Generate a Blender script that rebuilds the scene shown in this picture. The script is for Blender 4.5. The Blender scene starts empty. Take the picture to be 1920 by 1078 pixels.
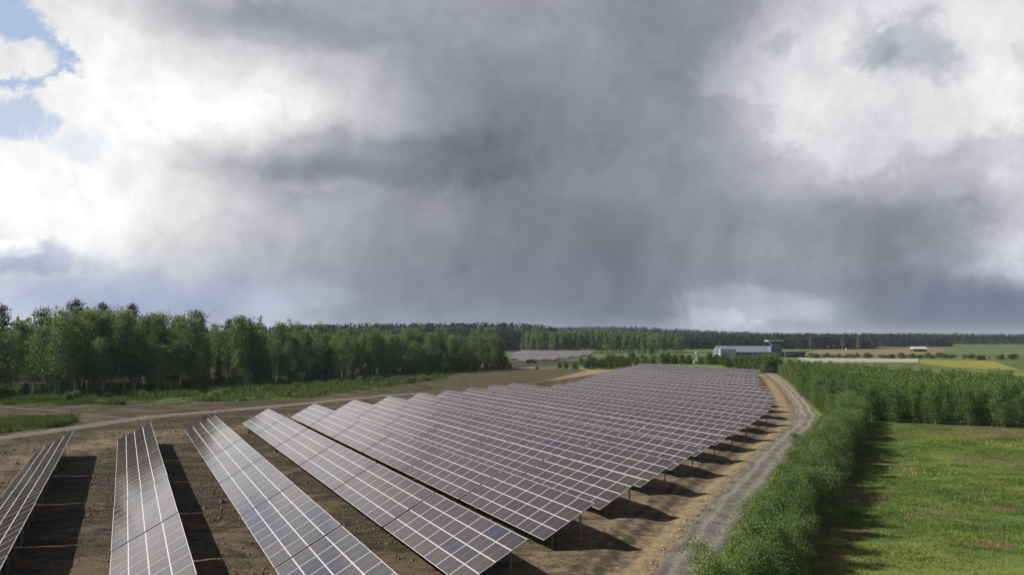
import bpy, math, random
import numpy as np
from mathutils import Vector, Matrix
R = math.radians
rng = np.random.default_rng(7)
random.seed(7)
scene = bpy.context.scene
COL = scene.collection

# ------------------------------------------------------------------ camera
CAM_H, FPX, PITCH = 14.8, 1590.0, R(3.28)
cam_data = bpy.data.cameras.new('camera')
cam_data.sensor_width = 36.0
cam_data.lens = 36.0 * FPX / 1920.0
cam_data.clip_start = 0.5
cam_data.clip_end = 30000
cam = bpy.data.objects.new('camera', cam_data)
cam.location = (0, 0, CAM_H)
cam.rotation_euler = (R(90) + PITCH, 0, 0)
COL.objects.link(cam)
scene.camera = cam
scene.render.resolution_x, scene.render.resolution_y = 1024, 574

# ------------------------------------------------------------------ exposure
scene.view_settings.view_transform = 'Standard'
scene.view_settings.look = 'None'
scene.view_settings.exposure = 0.69
scene.view_settings.gamma = 1.0
scene.view_settings.use_curve_mapping = False

# ------------------------------------------------------------------ sun
SUN_EL = R(43.0)
SUN_DIR_XY = Vector((-1.0, 0.10)).normalized()          # horizontal direction TOWARDS the sun
to_sun = Vector((SUN_DIR_XY.x * math.cos(SUN_EL), SUN_DIR_XY.y * math.cos(SUN_EL), math.sin(SUN_EL)))
sun_data = bpy.data.lights.new('sun', 'SUN')
sun_data.energy = 4.8
sun_data.angle = R(0.53)
sun_data.color = (1.0, 0.95, 0.86)
sun = bpy.data.objects.new('sun', sun_data)
sun.rotation_euler = to_sun.to_track_quat('Z', 'Y').to_euler()
sun.location = (-60, 10, 80)
COL.objects.link(sun)
scene.cycles.max_bounces = 5
scene.cycles.diffuse_bounces = 3
scene.cycles.glossy_bounces = 3
scene.cycles.transmission_bounces = 2
scene.cycles.transparent_max_bounces = 4


# ------------------------------------------------------------------ node helper
class NT:
    """tiny helper round a node tree"""
    def __init__(self, tree):
        self.t = tree
        self.n = tree.nodes
        self.l = tree.links

    def node(self, kind, **kw):
        nd = self.n.new(kind)
        for k, v in kw.items():
            setattr(nd, k, v)
        return nd

    def put(self, sock, val):
        if isinstance(val, bpy.types.NodeSocket):
            self.l.new(val, sock)
        elif val is not None:
            if hasattr(sock, 'default_value'):
                try:
                    sock.default_value = val
                except TypeError:
                    sock.default_value = (val[0], val[1], val[2], 1.0) if not isinstance(val, (int, float)) else (val, val, val)

    def math(self, op, a, b=None, c=None, clamp=False):
        nd = self.node('ShaderNodeMath', operation=op, use_clamp=clamp)
        self.put(nd.inputs[0], a)
        if b is not None: self.put(nd.inputs[1], b)
        if c is not None: self.put(nd.inputs[2], c)
        return nd.outputs[0]

    def vmath(self, op, a, b=None, scale=None):
        nd = self.node('ShaderNodeVectorMath', operation=op)
        self.put(nd.inputs[0], a)
        if b is not None: self.put(nd.inputs[1], b)
        if scale is not None: self.put(nd.inputs['Scale'], scale)
        return nd.outputs['Value'] if op in ('DOT_PRODUCT', 'LENGTH') else nd.outputs[0]

    def mix(self, f, a, b, blend='MIX'):
        nd = self.node('ShaderNodeMix', data_type='RGBA', blend_type=blend)
        self.put(nd.inputs[0], f)
        self.put(nd.inputs[6], a if isinstance(a, bpy.types.NodeSocket) else (*a[:3], 1.0))
        self.put(nd.inputs[7], b if isinstance(b, bpy.types.NodeSocket) else (*b[:3], 1.0))
        return nd.outputs[2]

    def smooth(self, v, lo, hi, a=0.0, b=1.0):
        nd = self.node('ShaderNodeMapRange', interpolation_type='SMOOTHSTEP')
        self.put(nd.inputs['Value'], v)
        nd.inputs['From Min'].default_value, nd.inputs['From Max'].default_value = lo, hi
        nd.inputs['To Min'].default_value, nd.inputs['To Max'].default_value = a, b
        return nd.outputs[0]

    def noise(self, vec, scale, detail=4.0, rough=0.55, dist=0.0, color=False):
        nd = self.node('ShaderNodeTexNoise')
        self.put(nd.inputs['Vector'], vec)
        nd.inputs['Scale'].default_value = scale
        nd.inputs['Detail'].default_value = detail
        nd.inputs['Roughness'].default_value = rough
        nd.inputs['Distortion'].default_value = dist
        return nd.outputs['Color' if color else 'Fac']

    def mapping(self, vec, scale=(1, 1, 1), rot=(0, 0, 0), loc=(0, 0, 0)):
        nd = self.node('ShaderNodeMapping')
        self.put(nd.inputs['Vector'], vec)
        nd.inputs['Scale'].default_value = scale
        nd.inputs['Rotation'].default_value = rot
        nd.inputs['Location'].default_value = loc
        return nd.outputs[0]

    def ramp(self, fac, stops, interp='LINEAR'):
        nd = self.node('ShaderNodeValToRGB')
        cr = nd.color_ramp
        cr.interpolation = interp
        while len(cr.elements) < len(stops):
            cr.elements.new(0.5)
        for e, (p, c) in zip(cr.elements, stops):
            e.position = p
            e.color = (*c[:3], 1.0)
        self.put(nd.inputs[0], fac)
        return nd.outputs[0]


def srgb(r, g, b):
    f = lambda c: c / 255 / 12.92 if c / 255 <= 0.04045 else ((c / 255 + 0.055) / 1.055) ** 2.4
    return (f(r), f(g), f(b))


# ------------------------------------------------------------------ world: Nishita blue behind a broken shower-cloud deck
def px_dir(px, py):
    dx, dy = (px - 960) / FPX, (539 - py) / FPX
    return np.array([dx, math.cos(PITCH) - math.sin(PITCH) * dy, math.sin(PITCH) + math.cos(PITCH) * dy])


def dir_px(az, el):
    d = np.array([math.sin(az) * math.cos(el), math.cos(az) * math.cos(el), math.sin(el)])
    zc = d[1] * math.cos(PITCH) + d[2] * math.sin(PITCH)
    yc = -d[1] * math.sin(PITCH) + d[2] * math.cos(PITCH)
    return 960 + FPX * d[0] / zc, 539 - FPX * yc / zc


SKX = [0, 100, 200, 300, 400, 500, 600, 700, 800, 960, 1100, 1200, 1300, 1400, 1500, 1600, 1700, 1800, 1920]
SKY = {  # brightness of the cloud deck (sRGB grey) at directions seen in the photograph
    -40: [235, 244, 236, 196, 178, 172, 168, 166, 165, 162, 158, 154, 150, 150, 165, 190, 205, 208, 205],
    50:  [225, 243, 245, 215, 182, 172, 166, 164, 163, 160, 152, 148, 148, 158, 192, 212, 214, 212, 210],
    120: [232, 242, 247, 245, 226, 206, 196, 182, 160, 148, 146, 146, 146, 176, 212, 214, 206, 206, 214],
    200: [234, 238, 246, 249, 248, 246, 232, 204, 166, 132, 138, 145, 147, 184, 208, 206, 204, 208, 220],
    250: [238, 240, 246, 247, 240, 240, 216, 186, 152, 128, 136, 144, 150, 184, 202, 200, 200, 206, 216],
    315: [246, 247, 246, 238, 206, 166, 156, 146, 136, 126, 138, 142, 148, 172, 190, 190, 190, 192, 196],
    400: [251, 251, 249, 242, 222, 196, 172, 156, 146, 130, 130, 134, 140, 150, 154, 152, 150, 154, 182],
    460: [226, 240, 238, 226, 208, 186, 168, 150, 142, 132, 128, 130, 140, 152, 158, 148, 140, 142, 182],
    520: [208, 190, 206, 208, 192, 180, 160, 146, 138, 134, 128, 126, 140, 160, 156, 146, 136, 146, 160],
    580: [212, 204, 172, 172, 174, 188, 166, 146, 140, 136, 132, 124, 146, 168, 170, 154, 128, 122, 120],
    640: [205, 200, 186, 180, 182, 188, 168, 148, 142, 140, 138, 136, 158, 168, 164, 150, 132, 124, 122],
}
SKYY = sorted(SKY)


def deck_value(az, el):
    x, y = dir_px(az, el)
    y = min(max(y, SKYY[0]), SKYY[-1])
    col = [np.interp(x, SKX, SKY[k]) for k in SKYY]
    return float(np.interp(y, SKYY, col))


def build_world():
    w = bpy.data.worlds.new('World')
    scene.world = w
    w.use_nodes = True
    w.cycles.sampling_method = 'MANUAL'
    w.cycles.sample_map_resolution = 256
    t = NT(w.node_tree)
    t.n.clear()
    out = t.node('ShaderNodeOutputWorld')
    d = t.node('ShaderNodeTexCoord').outputs['Generated']
    # fractal warp, so that every cloud edge is ragged and not drawn with a ruler
    w1 = t.vmath('SUBTRACT', t.noise(d, 5.0, 6, 0.55, color=True), (0.5, 0.5, 0.5))
    w2 = t.vmath('SUBTRACT', t.noise(d, 17.0, 6, 0.62, color=True), (0.5, 0.5, 0.5))
    dw = t.vmath('ADD', d, t.vmath('SCALE', w1, scale=0.055))
    dw = t.vmath('ADD', dw, t.vmath('SCALE', w2, scale=0.034))
    sep = t.node('ShaderNodeSeparateXYZ'); t.put(sep.inputs[0], dw)
    x, y, z = sep.outputs
    az = t.math('ARCTAN2', x, y)
    azn = t.math('MULTIPLY_ADD', az, 1 / (2 * math.pi), 0.5)
    el = t.math('ARCSINE', t.math('DIVIDE', z, t.vmath('LENGTH', dw)))
    eld = t.math('MULTIPLY', el, 180 / math.pi)
    # deck brightness by elevation band, each a ramp round the horizon
    bands = [0.0, 1.8, 3.6, 5.4, 7.8, 10.5, 12.8, 15.0, 17.8, 20.2, 23.0]
    lo, hi = R(-34.5), R(34.5)
    val = None
    for i, b in enumerate(bands):
        stops = []
        v0, v1 = deck_value(R(-30), R(b)), deck_value(R(30), R(b))
        side = 122.0                                    # unseen deck round the sides, set darker to deepen ground shadows
        g = lambda v: (srgb(v, v, v)[0],) * 3
        stops.append((0.5 - 110 / 360, g(side)))
        stops.append((0.5 - 60 / 360, g(0.5 * v0 + 0.5 * side)))
        for a in np.linspace(-31, 31, 26):
            stops.append((0.5 + a / 360, g(deck_value(R(a), R(b)))))
        stops.append((0.5 + 60 / 360, g(0.5 * v1 + 0.5 * side)))
        stops.append((0.5 + 110 / 360, g(side)))
        r = t.ramp(azn, stops, 'LINEAR')
        if val is None:
            val = r
        else:
            val = t.mix(t.smooth(eld, bands[i - 1], b), val, r)
    # unseen broken cloud overhead, darkened to cut fill light in the shadows
    over = t.mix(t.smooth(t.noise(d, 2.6, 7, 0.55), 0.38, 0.64), srgb(90, 91, 97), srgb(152, 153, 157))
    val = t.mix(t.smooth(eld, 22.0, 42.0), val, over)
    # cauliflower detail: billows and rain streaks
    bil = t.noise(d, 9.0, 6, 0.62, 0.4)
    fine = t.noise(d, 30.0, 4, 0.6, 0.3)
    streak = t.noise(t.mapping(t.mapping(d, rot=(0, R(-24), 0)), scale=(13, 4, 1.8)), 1.5, 5, 0.5)
    det = t.math('MULTIPLY_ADD', t.math('SUBTRACT', bil, 0.5), 0.72, 1.0)
    det = t.math('ADD', det, t.math('MULTIPLY', t.math('SUBTRACT', fine, 0.5), 0.30))
    rainf = t.smooth(eld, 16.0, 4.0)
    det = t.math('ADD', det, t.math('MULTIPLY', t.math('MULTIPLY', t.math('SUBTRACT', streak, 0.5), 0.42), rainf))
    lum = t.vmath('SCALE', val, scale=det)
    # thick grey cloud is slightly violet-blue, thin cloud is neutral
    bw = t.node('ShaderNodeRGBToBW'); t.put(bw.inputs[0], lum)
    tint = t.ramp(bw.outputs[0], [(0.0, (0.80, 0.93, 1.14)), (0.22, (0.945, 0.97, 1.14)), (0.42, (0.965, 0.98, 1.08)), (0.75, (1.0, 1.0, 1.0))])
    tint2 = t.mix(t.smooth(eld, 7.0, 1.5), tint, t.vmath('MULTIPLY', tint, (0.93, 0.99, 1.09)))
    cloud = t.vmath('MULTIPLY', lum, tint2)

    edge_noise = {q: t.math('MULTIPLY', t.math('SUBTRACT', t.noise(d, q, 5, 0.68, 0.35), 0.5), 1.35) for q in (7.0, 10.0, 15.0)}

    # small separate dark scud on the bright gap to the right, bright cumulus edge
    def blob(a0, e0, sa, se, amp=0.9, sc=14.0, width=0.16, thr=0.5):
        da = t.math('DIVIDE', t.math('SUBTRACT', t.math('MULTIPLY', az, 180 / math.pi), a0), sa)
        de = t.math('DIVIDE', t.math('SUBTRACT', eld, e0), se)
        r = t.math('SQRT', t.math('ADD', t.math('MULTIPLY', da, da), t.math('MULTIPLY', de, de)))
        n = t.math('MULTIPLY', edge_noise[min(edge_noise, key=lambda q: abs(q-sc))], amp)
        return t.smooth(t.math('ADD', r, n), thr + width, thr - width)

    def ae(px, py):
        v = px_dir(px, py)
        return math.degrees(math.atan2(v[0], v[1])), math.degrees(math.asin(v[2] / np.linalg.norm(v)))
    def relight(px, py, sa, se, amp, sc, width, k, gain, thr=0.5):
        nonlocal cloud
        a, e = ae(px, py)
        f = t.math('MULTIPLY', blob(a, e, sa, se, amp, sc, width, thr), k)
        cloud = t.mix(f, cloud, t.vmath('MULTIPLY', cloud, gain))
    V = (0.97, 0.98, 1.03)
    g = lambda k: (k*V[0], k*V[1], k*V[2])
    relight(1650, 130, 19.5, 10.5, 0.75, 9, 0.09, 0.85, (1.32, 1.31, 1.28))
    relight(1270, 110, 8.0, 10.0, 0.8, 7, 0.30, 0.6, g(0.84))
    relight(1720, 90, 5.2, 3.7, 1.0, 15, 0.24, 0.8, (0.55, 0.57, 0.64))
    relight(1625, 95, 2.8, 2.8, 1.6, 17, 0.25, 0.5, (0.62, 0.64, 0.70))
    relight(1455, 95, 2.4, 1.5, 1.4, 20, 0.25, 0.6, (0.60, 0.62, 0.68))
    relight(1560, 330, 17.0, 3.6, 1.0, 6, 0.40, 0.35, (1.18, 1.17, 1.15))
    relight(1690, 425, 13.0, 3.4, 1.0, 8, 0.30, 0.6, g(0.80))
    relight(1915, 410, 5.0, 6.0, 1.1, 15, 0.26, 0.65, (1.5, 1.48, 1.44))
    relight(1830, 475, 8.0, 3.0, 1.1, 15, 0.24, 0.6, (1.45, 1.43, 1.4))
    relight(1430, 570, 12.0, 2.4, 1.2, 15, 0.18, 0.75, (1.48, 1.43, 1.38))
    relight(1340, 605, 6.0, 1.2, 1.2, 13, 0.22, 0.6, (1.5, 1.45, 1.38))
    relight(1400, 520, 9.0, 1.8, 1.2, 10, 0.3, 0.4, g(0.85))
    relight(330, 180, 18.0, 6.6, 1.0, 10, 0.11, 0.75, (1.08, 1.08, 1.07))
    relight(480, 215, 6.4, 3.2, 1.2, 15, 0.10, 0.7, (1.10, 1.095, 1.08))
    relight(620, 150, 9.0, 3.4, 1.1, 9, 0.35, 0.5, (1.18, 1.17, 1.15))
    relight(470, 52, 17.0, 2.8, 0.8, 10, 0.15, 0.65, g(0.76))
    relight(690, 302, 25.0, 3.6, 0.8, 10, 0.15, 0.66, g(0.70))
    relight(900, 240, 15.0, 7.0, 0.9, 10, 0.25, 0.55, g(0.80))
    relight(1080, 430, 16.0, 9.0, 0.9, 7, 0.35, 0.5, g(0.86))
    relight(590, 352, 7.0, 0.9, 1.0, 9, 0.30, 0.5, (1.30, 1.29, 1.26))
    relight(1110, 185, 3.4, 2.4, 0.9, 8, 0.40, 0.4, (1.22, 1.21, 1.2))
    relight(1050, 232, 3.4, 2.2, 0.9, 8, 0.40, 0.45, (1.25, 1.24, 1.22))
    relight(975, 288, 4.0, 1.9, 0.9, 8, 0.40, 0.5, (1.30, 1.28, 1.26))
    relight(1225, 235, 2.6, 3.0, 1.0, 9, 0.40, 0.4, (1.22, 1.21, 1.2))
    relight(830, 390, 3.0, 3.4, 1.0, 8, 0.40, 0.4, (1.22, 1.2, 1.2))
    relight(60, 400, 12.0, 4.6, 0.9, 9, 0.20, 0.5, (1.06, 1.06, 1.06))
    relight(50, 478, 7.0, 1.7, 1.1, 11, 0.20, 0.75, (0.50, 0.57, 0.72))
    relight(20, 452, 3.0, 1.0, 1.2, 15, 0.20, 0.7, (1.6, 1.55, 1.45))
    relight(1125, 550, 2.0, 3.6, 1.0, 8, 0.35, 0.45, (1.40, 1.37, 1.33))
    relight(1870, 520, 9.0, 1.6, 1.2, 15, 0.2, 0.4, (1.3, 1.29, 1.27))
    relight(540, 572, 6.5, 1.9, 1.2, 10, 0.25, 0.5, (1.30, 1.29, 1.27))
    relight(1200, 540, 7.0, 6.0, 0.8, 6, 0.40, 0.4, g(0.84))

    # Nishita blue shows through the holes on the sunny side
    sky = t.node('ShaderNodeTexSky', sky_type='NISHITA', sun_disc=False)
    sky.sun_elevation = SUN_EL
    sky.sun_rotation = math.atan2(SUN_DIR_XY.x, SUN_DIR_XY.y)
    sky.air_density, sky.dust_density, sky.ozone_density = 1.0, 1.2, 1.5
    sky.altitude = 100
    blue = t.vmath('SCALE', sky.outputs[0], scale=0.11)
    blue = t.mix(0.6, blue, srgb(186, 203, 234))
    hole_n = t.noise(d, 2.1, 7, 0.55, 0.2)
    # generic holes of the broken deck, away from the shower in the middle of the view
    vdot = t.vmath('DOT_PRODUCT', d, (0.12, 0.96, 0.2))
    away = t.smooth(vdot, 0.80, 0.45)
    holes = t.math('MULTIPLY', t.smooth(hole_n, 0.53, 0.60), away)
    a, e = ae(30, 70)
    h1 = blob(a, e, 5.0, 5.0, 1.5, 15, 0.13, 0.46)
    a, e = ae(15, 225)
    h1 = t.math('MAXIMUM', h1, t.math('MULTIPLY', blob(a, e, 3.4, 2.0, 1.5, 15, 0.20, 0.5), 0.75))
    a, e = ae(120, 265)
    h1 = t.math('MAXIMUM', h1, t.math('MULTIPLY', blob(a, e, 3.4, 2.0, 1.8, 15, 0.35, 0.36), 0.3))
    a, e = ae(15, 105)
    puff = blob(a, e, 3.4, 1.9, 1.4, 15, 0.14, 0.5)
    h1 = t.math('MULTIPLY', h1, t.math('SUBTRACT', 1.0, puff))
    a, e = ae(230, 560)
    h2 = t.math('MULTIPLY', blob(a, e, 12.0, 2.9, 1.2, 8, 0.40, 0.58), 0.62)
    a, e = ae(1870, 590)
    h3 = t.math('MULTIPLY', blob(a, e, 13.0, 2.8, 1.0, 8, 0.35), 0.55)
    cloud = t.mix(t.math('MAXIMUM', holes, h1), cloud, blue)
    cloud = t.mix(h2, cloud, srgb(150, 168, 206))
    cloud = t.mix(h3, cloud, srgb(104, 118, 142))
    bg = t.node('ShaderNodeBackground')
    t.put(bg.inputs['Color'], cloud)
    bg.inputs['Strength'].default_value = 0.62
    t.l.new(bg.outputs[0], out.inputs['Surface'])


build_world()


# ------------------------------------------------------------------ scene objects helpers
def tag(o, label=None, cat=None, group=None, kind=None):
    if label: o['label'] = label
    if cat: o['category'] = cat
    if group: o['group'] = group
    if kind: o['kind'] = kind
    return o


def link(o, parent=None):
    COL.objects.link(o)
    if parent is not None:
        o.parent = parent
    return o


def empty(name, loc=(0, 0, 0), rz=0.0):
    o = bpy.data.objects.new(name, None)
    o.empty_display_size = 0.3
    o.location = loc
    o.rotation_euler = (0, 0, rz)
    return link(o)


def mesh_obj(name, me, parent=None):
    return link(bpy.data.objects.new(name, me), parent)


def copy_tree(root):
    """a thing with its parts and their sub-parts"""
    r = root.copy(); COL.objects.link(r)
    for ch in root.children:
        c = ch.copy(); COL.objects.link(c); c.parent = r
        for g in ch.children:
            d = g.copy(); COL.objects.link(d); d.parent = c
    return r


def np_mesh(name, verts, faces, mats=(), mat_idx=None, smooth=False, attrs=None):
    """faces: (n,3) or (n,4) array"""
    verts = np.asarray(verts, dtype=np.float32); faces = np.asarray(faces, dtype=np.int32)
    me = bpy.data.meshes.new(name)
    n, k = faces.shape
    me.vertices.add(len(verts)); me.vertices.foreach_set('co', verts.ravel())
    me.loops.add(n * k); me.loops.foreach_set('vertex_index', faces.ravel())
    me.polygons.add(n)
    me.polygons.foreach_set('loop_start', np.arange(0, n * k, k, dtype=np.int32))
    me.polygons.foreach_set('loop_total', np.full(n, k, dtype=np.int32))
    for m in mats: me.materials.append(m)
    if mat_idx is not None: me.polygons.foreach_set('material_index', np.asarray(mat_idx, dtype=np.int32))
    me.polygons.foreach_set('use_smooth', np.full(n, smooth, dtype=bool))
    if attrs:
        for an, (dom, av) in attrs.items():
            at = me.attributes.new(an, 'FLOAT', dom)
            at.data.foreach_set('value', np.asarray(av, dtype=np.float32))
    me.update(calc_edges=True); me.validate()
    return me


class MB:
    """collects boxes, beams and lofts and builds ONE mesh"""
    def __init__(self):
        self.v, self.f, self.m = [], [], []

    def quad_prism(self, lo, hi, mi=0):
        """lo, hi: 4 points each"""
        b = len(self.v)
        self.v += [tuple(p) for p in lo] + [tuple(p) for p in hi]
        self.f += [(b+3, b+2, b+1, b), (b+4, b+5, b+6, b+7)] + [(b+i, b+(i+1) % 4, b+4+(i+1) % 4, b+4+i) for i in range(4)]
        self.m += [mi] * 6
        return self

    def box(self, x0, x1, y0, y1, z0, z1, mi=0):
        return self.quad_prism([(x0, y0, z0), (x1, y0, z0), (x1, y1, z0), (x0, y1, z0)],
                               [(x0, y0, z1), (x1, y0, z1), (x1, y1, z1), (x0, y1, z1)], mi)

    def beam(self, a, b, w, h, mi=0, up=(0, 0, 1)):
        a, b, up = Vector(a), Vector(b), Vector(up)
        d = (b - a).normalized()
        s = d.cross(up)
        s = s.normalized() if s.length > 1e-4 else Vector((1, 0, 0))
        u = s.cross(d).normalized()
        q = lambda p: [p - s*w/2 - u*h/2, p + s*w/2 - u*h/2, p + s*w/2 + u*h/2, p - s*w/2 + u*h/2]
        return self.quad_prism(q(a), q(b), mi)

    def tube(self, a, b, r0, r1, n=10, mi=0):
        a, b = Vector(a), Vector(b)
        d = (b - a).normalized()
        s = d.cross(Vector((0, 0, 1)))
        s = s.normalized() if s.length > 1e-4 else Vector((1, 0, 0))
        u = s.cross(d)
        k = len(self.v)
        for p, r in ((a, r0), (b, r1)):
            self.v += [tuple(p + (s*math.cos(2*math.pi*i/n) + u*math.sin(2*math.pi*i/n))*r) for i in range(n)]
        for i in range(n):
            j = (i+1) % n
            self.f.append((k+i, k+j, k+n+j, k+n+i)); self.m.append(mi)
        self.f.append(tuple(k+i for i in range(n))[::-1]); self.m.append(mi)
        self.f.append(tuple(k+n+i for i in range(n))); self.m.append(mi)
        return self

    def mesh(self, name, mats, bevel=0.0):
        me = bpy.data.meshes.new(name)
        me.from_pydata(self.v, [], self.f)
        for m in (mats if isinstance(mats, (list, tuple)) else [mats]): me.materials.append(m)
        me.polygons.foreach_set('material_index', np.asarray(self.m, dtype=np.int32))
        me.update()
        import bmesh
        bm = bmesh.new(); bm.from_mesh(me)
        bmesh.ops.recalc_face_normals(bm, faces=bm.faces)
        if bevel > 0:
            bmesh.ops.bevel(bm, geom=list(bm.edges), offset=bevel, segments=1, affect='EDGES')
        bm.to_mesh(me); bm.free()
        return me

    def build(self, name, mats, parent=None, bevel=0.0):
        return mesh_obj(name, self.mesh(name, mats, bevel), parent)


# ------------------------------------------------------------------ site geometry (metres; camera stands over the origin, looking along +y)
AZ = R(24.55)                                   # bearing of the panel rows
U = np.array([math.sin(AZ), -math.cos(AZ)])     # along a row, towards the gravel road
N = np.array([math.cos(AZ), math.sin(AZ)])      # across the rows, uphill side of the tables
TILT = R(28.57)


def vnoise(x, y, seed=0):
    """value noise, numpy"""
    xi, yi = np.floor(x).astype(np.int64), np.floor(y).astype(np.int64)
    fx, fy = x - xi, y - yi
    fx, fy = fx*fx*(3-2*fx), fy*fy*(3-2*fy)
    def h(a, b):
        n = (a * 374761393 + b * 668265263 + seed * 982451653) & 0x7fffffff
        n = ((n ^ (n >> 13)) * 1274126177) & 0x7fffffff
        return ((n ^ (n >> 16)) & 0xffff) / 65535.0
    return (h(xi, yi)*(1-fx) + h(xi+1, yi)*fx)*(1-fy) + (h(xi, yi+1)*(1-fx) + h(xi+1, yi+1)*fx)*fy


def fbm(x, y, seed=0, oct=4):
    s, a, tot = 0.0, 1.0, 0.0
    for o in range(oct):
        s = s + a * vnoise(x * 2**o, y * 2**o, seed + o); tot += a; a *= 0.5
    return s / tot


def zbase(x, y):
    """the broad lie of the land: it falls gently towards the far corner; low wooded hills far off"""
    x = np.asarray(x, float); y = np.asarray(y, float)
    t = x*N[0] + y*N[1]
    z = -1.0*(1-np.exp(-np.maximum(t-25, 0)/75))
    r = np.hypot(x, y)
    az = np.degrees(np.arctan2(x, y))
    far = np.clip((r-1250)/900, 0, 1); far = far*far*(3-2*far)
    z = z + far*(21*np.exp(-((az-6)/9.0)**2) + 3*np.exp(-((az-24)/5.0)**2) + 12*np.exp(-((az+20)/16.0)**2) + 1)
    return z


def unproj(px, py, dz=0.0):
    d = px_dir(px, py)
    z = dz
    for _ in range(40):
        k = (z - CAM_H) / d[2]
        p = d * k
        z = float(zbase(p[0], p[1])) + dz
    return np.array([p[0], p[1]])


def G(*pts):
    return np.array([unproj(*p) for p in pts])


def sdist(X, Y, poly):
    """signed distance to a closed polygon, positive inside"""
    d = np.full(X.shape, 1e9); ins = np.zeros(X.shape, bool)
    n = len(poly)
    for i in range(n):
        ax, ay = poly[i]; bx, by = poly[(i+1) % n]
        ex, ey = bx-ax, by-ay
        L2 = ex*ex+ey*ey + 1e-12
        tt = np.clip(((X-ax)*ex+(Y-ay)*ey)/L2, 0, 1)
        d = np.minimum(d, np.hypot(X-ax-tt*ex, Y-ay-tt*ey))
        c = ((ay > Y) != (by > Y)) & (X < (bx-ax)*(Y-ay)/(by-ay+1e-12)+ax)
        ins ^= c
    return np.where(ins, d, -d)


def ldist(X, Y, line):
    """distance to a polyline, and signed side of the nearest segment (positive = left)"""
    d = np.full(X.shape, 1e9); s = np.zeros(X.shape)
    for i in range(len(line)-1):
        ax, ay = line[i]; bx, by = line[i+1]
        ex, ey = bx-ax, by-ay
        L2 = ex*ex+ey*ey + 1e-12
        tt = np.clip(((X-ax)*ex+(Y-ay)*ey)/L2, 0, 1)
        dd = np.hypot(X-ax-tt*ex, Y-ay-tt*ey)
        cr = ex*(Y-ay) - ey*(X-ax)
        up = dd < d
        s = np.where(up, np.sign(cr), s); d = np.minimum(d, dd)
    return d, s


def resample(line, step):
    line = np.asarray(line, float)
    # chaikin-smoothed, then even steps
    for _ in range(2):
        q = [line[0]]
        for a, b in zip(line[:-1], line[1:]):
            q += [a*0.75+b*0.25, a*0.25+b*0.75]
        q.append(line[-1]); line = np.array(q)
    seg = np.hypot(*np.diff(line, axis=0).T); L = np.concatenate([[0], np.cumsum(seg)])
    n = max(2, int(L[-1]/step)+1); tt = np.linspace(0, L[-1], n)
    return np.stack([np.interp(tt, L, line[:, 0]), np.interp(tt, L, line[:, 1])], 1)


# right-hand gravel road: centre line from left-edge points + half width
_re = G((1180, 1120), (1218, 1078), (1290, 985), (1368, 900), (1440, 832), (1492, 786))
def offset_line(line, w):
    out = []
    for i in range(len(line)):
        a, b = line[max(i-1, 0)], line[min(i+1, len(line)-1)]
        d = (b-a)/np.linalg.norm(b-a)
        out.append(line[i] + np.array([d[1], -d[0]])*w)
    return np.array(out)
ROAD_W = 1.85
ROAD_EDGE = _re
_extra = np.array([_re[0] - (_re[1]-_re[0])/np.linalg.norm(_re[1]-_re[0])*25])
ROAD_LOW = resample(np.vstack([offset_line(np.vstack([_extra, _re]), ROAD_W), G((1515, 779))]), 1.2)
ROAD_UP = resample(np.vstack([G((1517, 781)), G((1495, 745), (1470, 720), (1450, 704), (1441, 699))]), 1.6)
ROAD_SPUR = resample(G((1520, 782), (1480, 786), (1436, 787), (1400, 789)), 1.4)
TRACK_L = resample(G((-120, 838), (0, 821.5), (80, 810), (155, 799), (285, 780), (376, 773), (480, 765), (560, 757), (660, 747), (740, 740), (800, 736)), 1.6)
TRACK_B = resample(G((-60, 757), (60, 766), (130, 772), (200, 780), (250, 786)), 1.6)

HEDGE = resample(np.vstack([G((1440, 1078)), G((1520, 935), (1560, 870), (1588, 815), (1600, 790))]), 1.0)
ROAD_IN = offset_line(ROAD_EDGE, 2.2)
_h0 = HEDGE[0] - (HEDGE[8]-HEDGE[0])/np.linalg.norm(HEDGE[8]-HEDGE[0])*14
HEDGE = resample(np.vstack([[_h0], HEDGE[::6], HEDGE[-1:]]), 1.0)
FOREST_FRONT = resample(G((-160, 757), (0, 745), (130, 742), (250, 738), (340, 730), (500, 718), (640, 712), (750, 705), (860, 697), (962, 690)), 2.0)

P_FARM = np.vstack([TRACK_L[::6], G((800, 736), (900, 728), (1000, 712), (1130, 698), (1200, 686), (1440, 686), (1440, 700)), ROAD_IN[::-1], [[6, 20], [-160, 20]]])
P_SANDR = np.vstack([G((960, 1078), (1020, 1005), (1080, 960), (1200, 890), (1310, 825), (1400, 775), (1425, 720), (1430, 700), (1462, 704), (1500, 745), (1520, 775)), ROAD_IN[::-1]])
P_MEADOW = np.vstack([HEDGE[::8], G((1600, 788), (1760, 796), (1960, 806)), [[170, 120], [170, 10], [14, 20]]])
P_BARE = np.vstack([TRACK_L[::6], G((800, 736), (850, 703), (720, 715), (480, 730), (250, 742), (-80, 748))])
P_LUSH = [G((-80, 727), (230, 722), (480, 711), (720, 702), (850, 701), (840, 709), (720, 727), (640, 738), (560, 747), (440, 753), (300, 753), (180, 751), (-80, 757)),
          G((-80, 787), (60, 786), (150, 790), (120, 799), (0, 813), (-80, 818)),
          G((0, 752), (120, 752), (250, 758), (100, 760), (0, 758))]
P_SANDL = G((-80, 900), (0, 862), (100, 835), (250, 808), (430, 800), (520, 780), (600, 770), (560, 790), (430, 815), (330, 818), (220, 835), (120, 850), (20, 885), (-80, 930))
P_SANDF = G((880, 730), (1040, 712), (1130, 700), (1200, 690), (1150, 686), (960, 692), (965, 682), (1040, 676), (1000, 690), (1060, 690), (1100, 694), (1000, 718))
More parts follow.
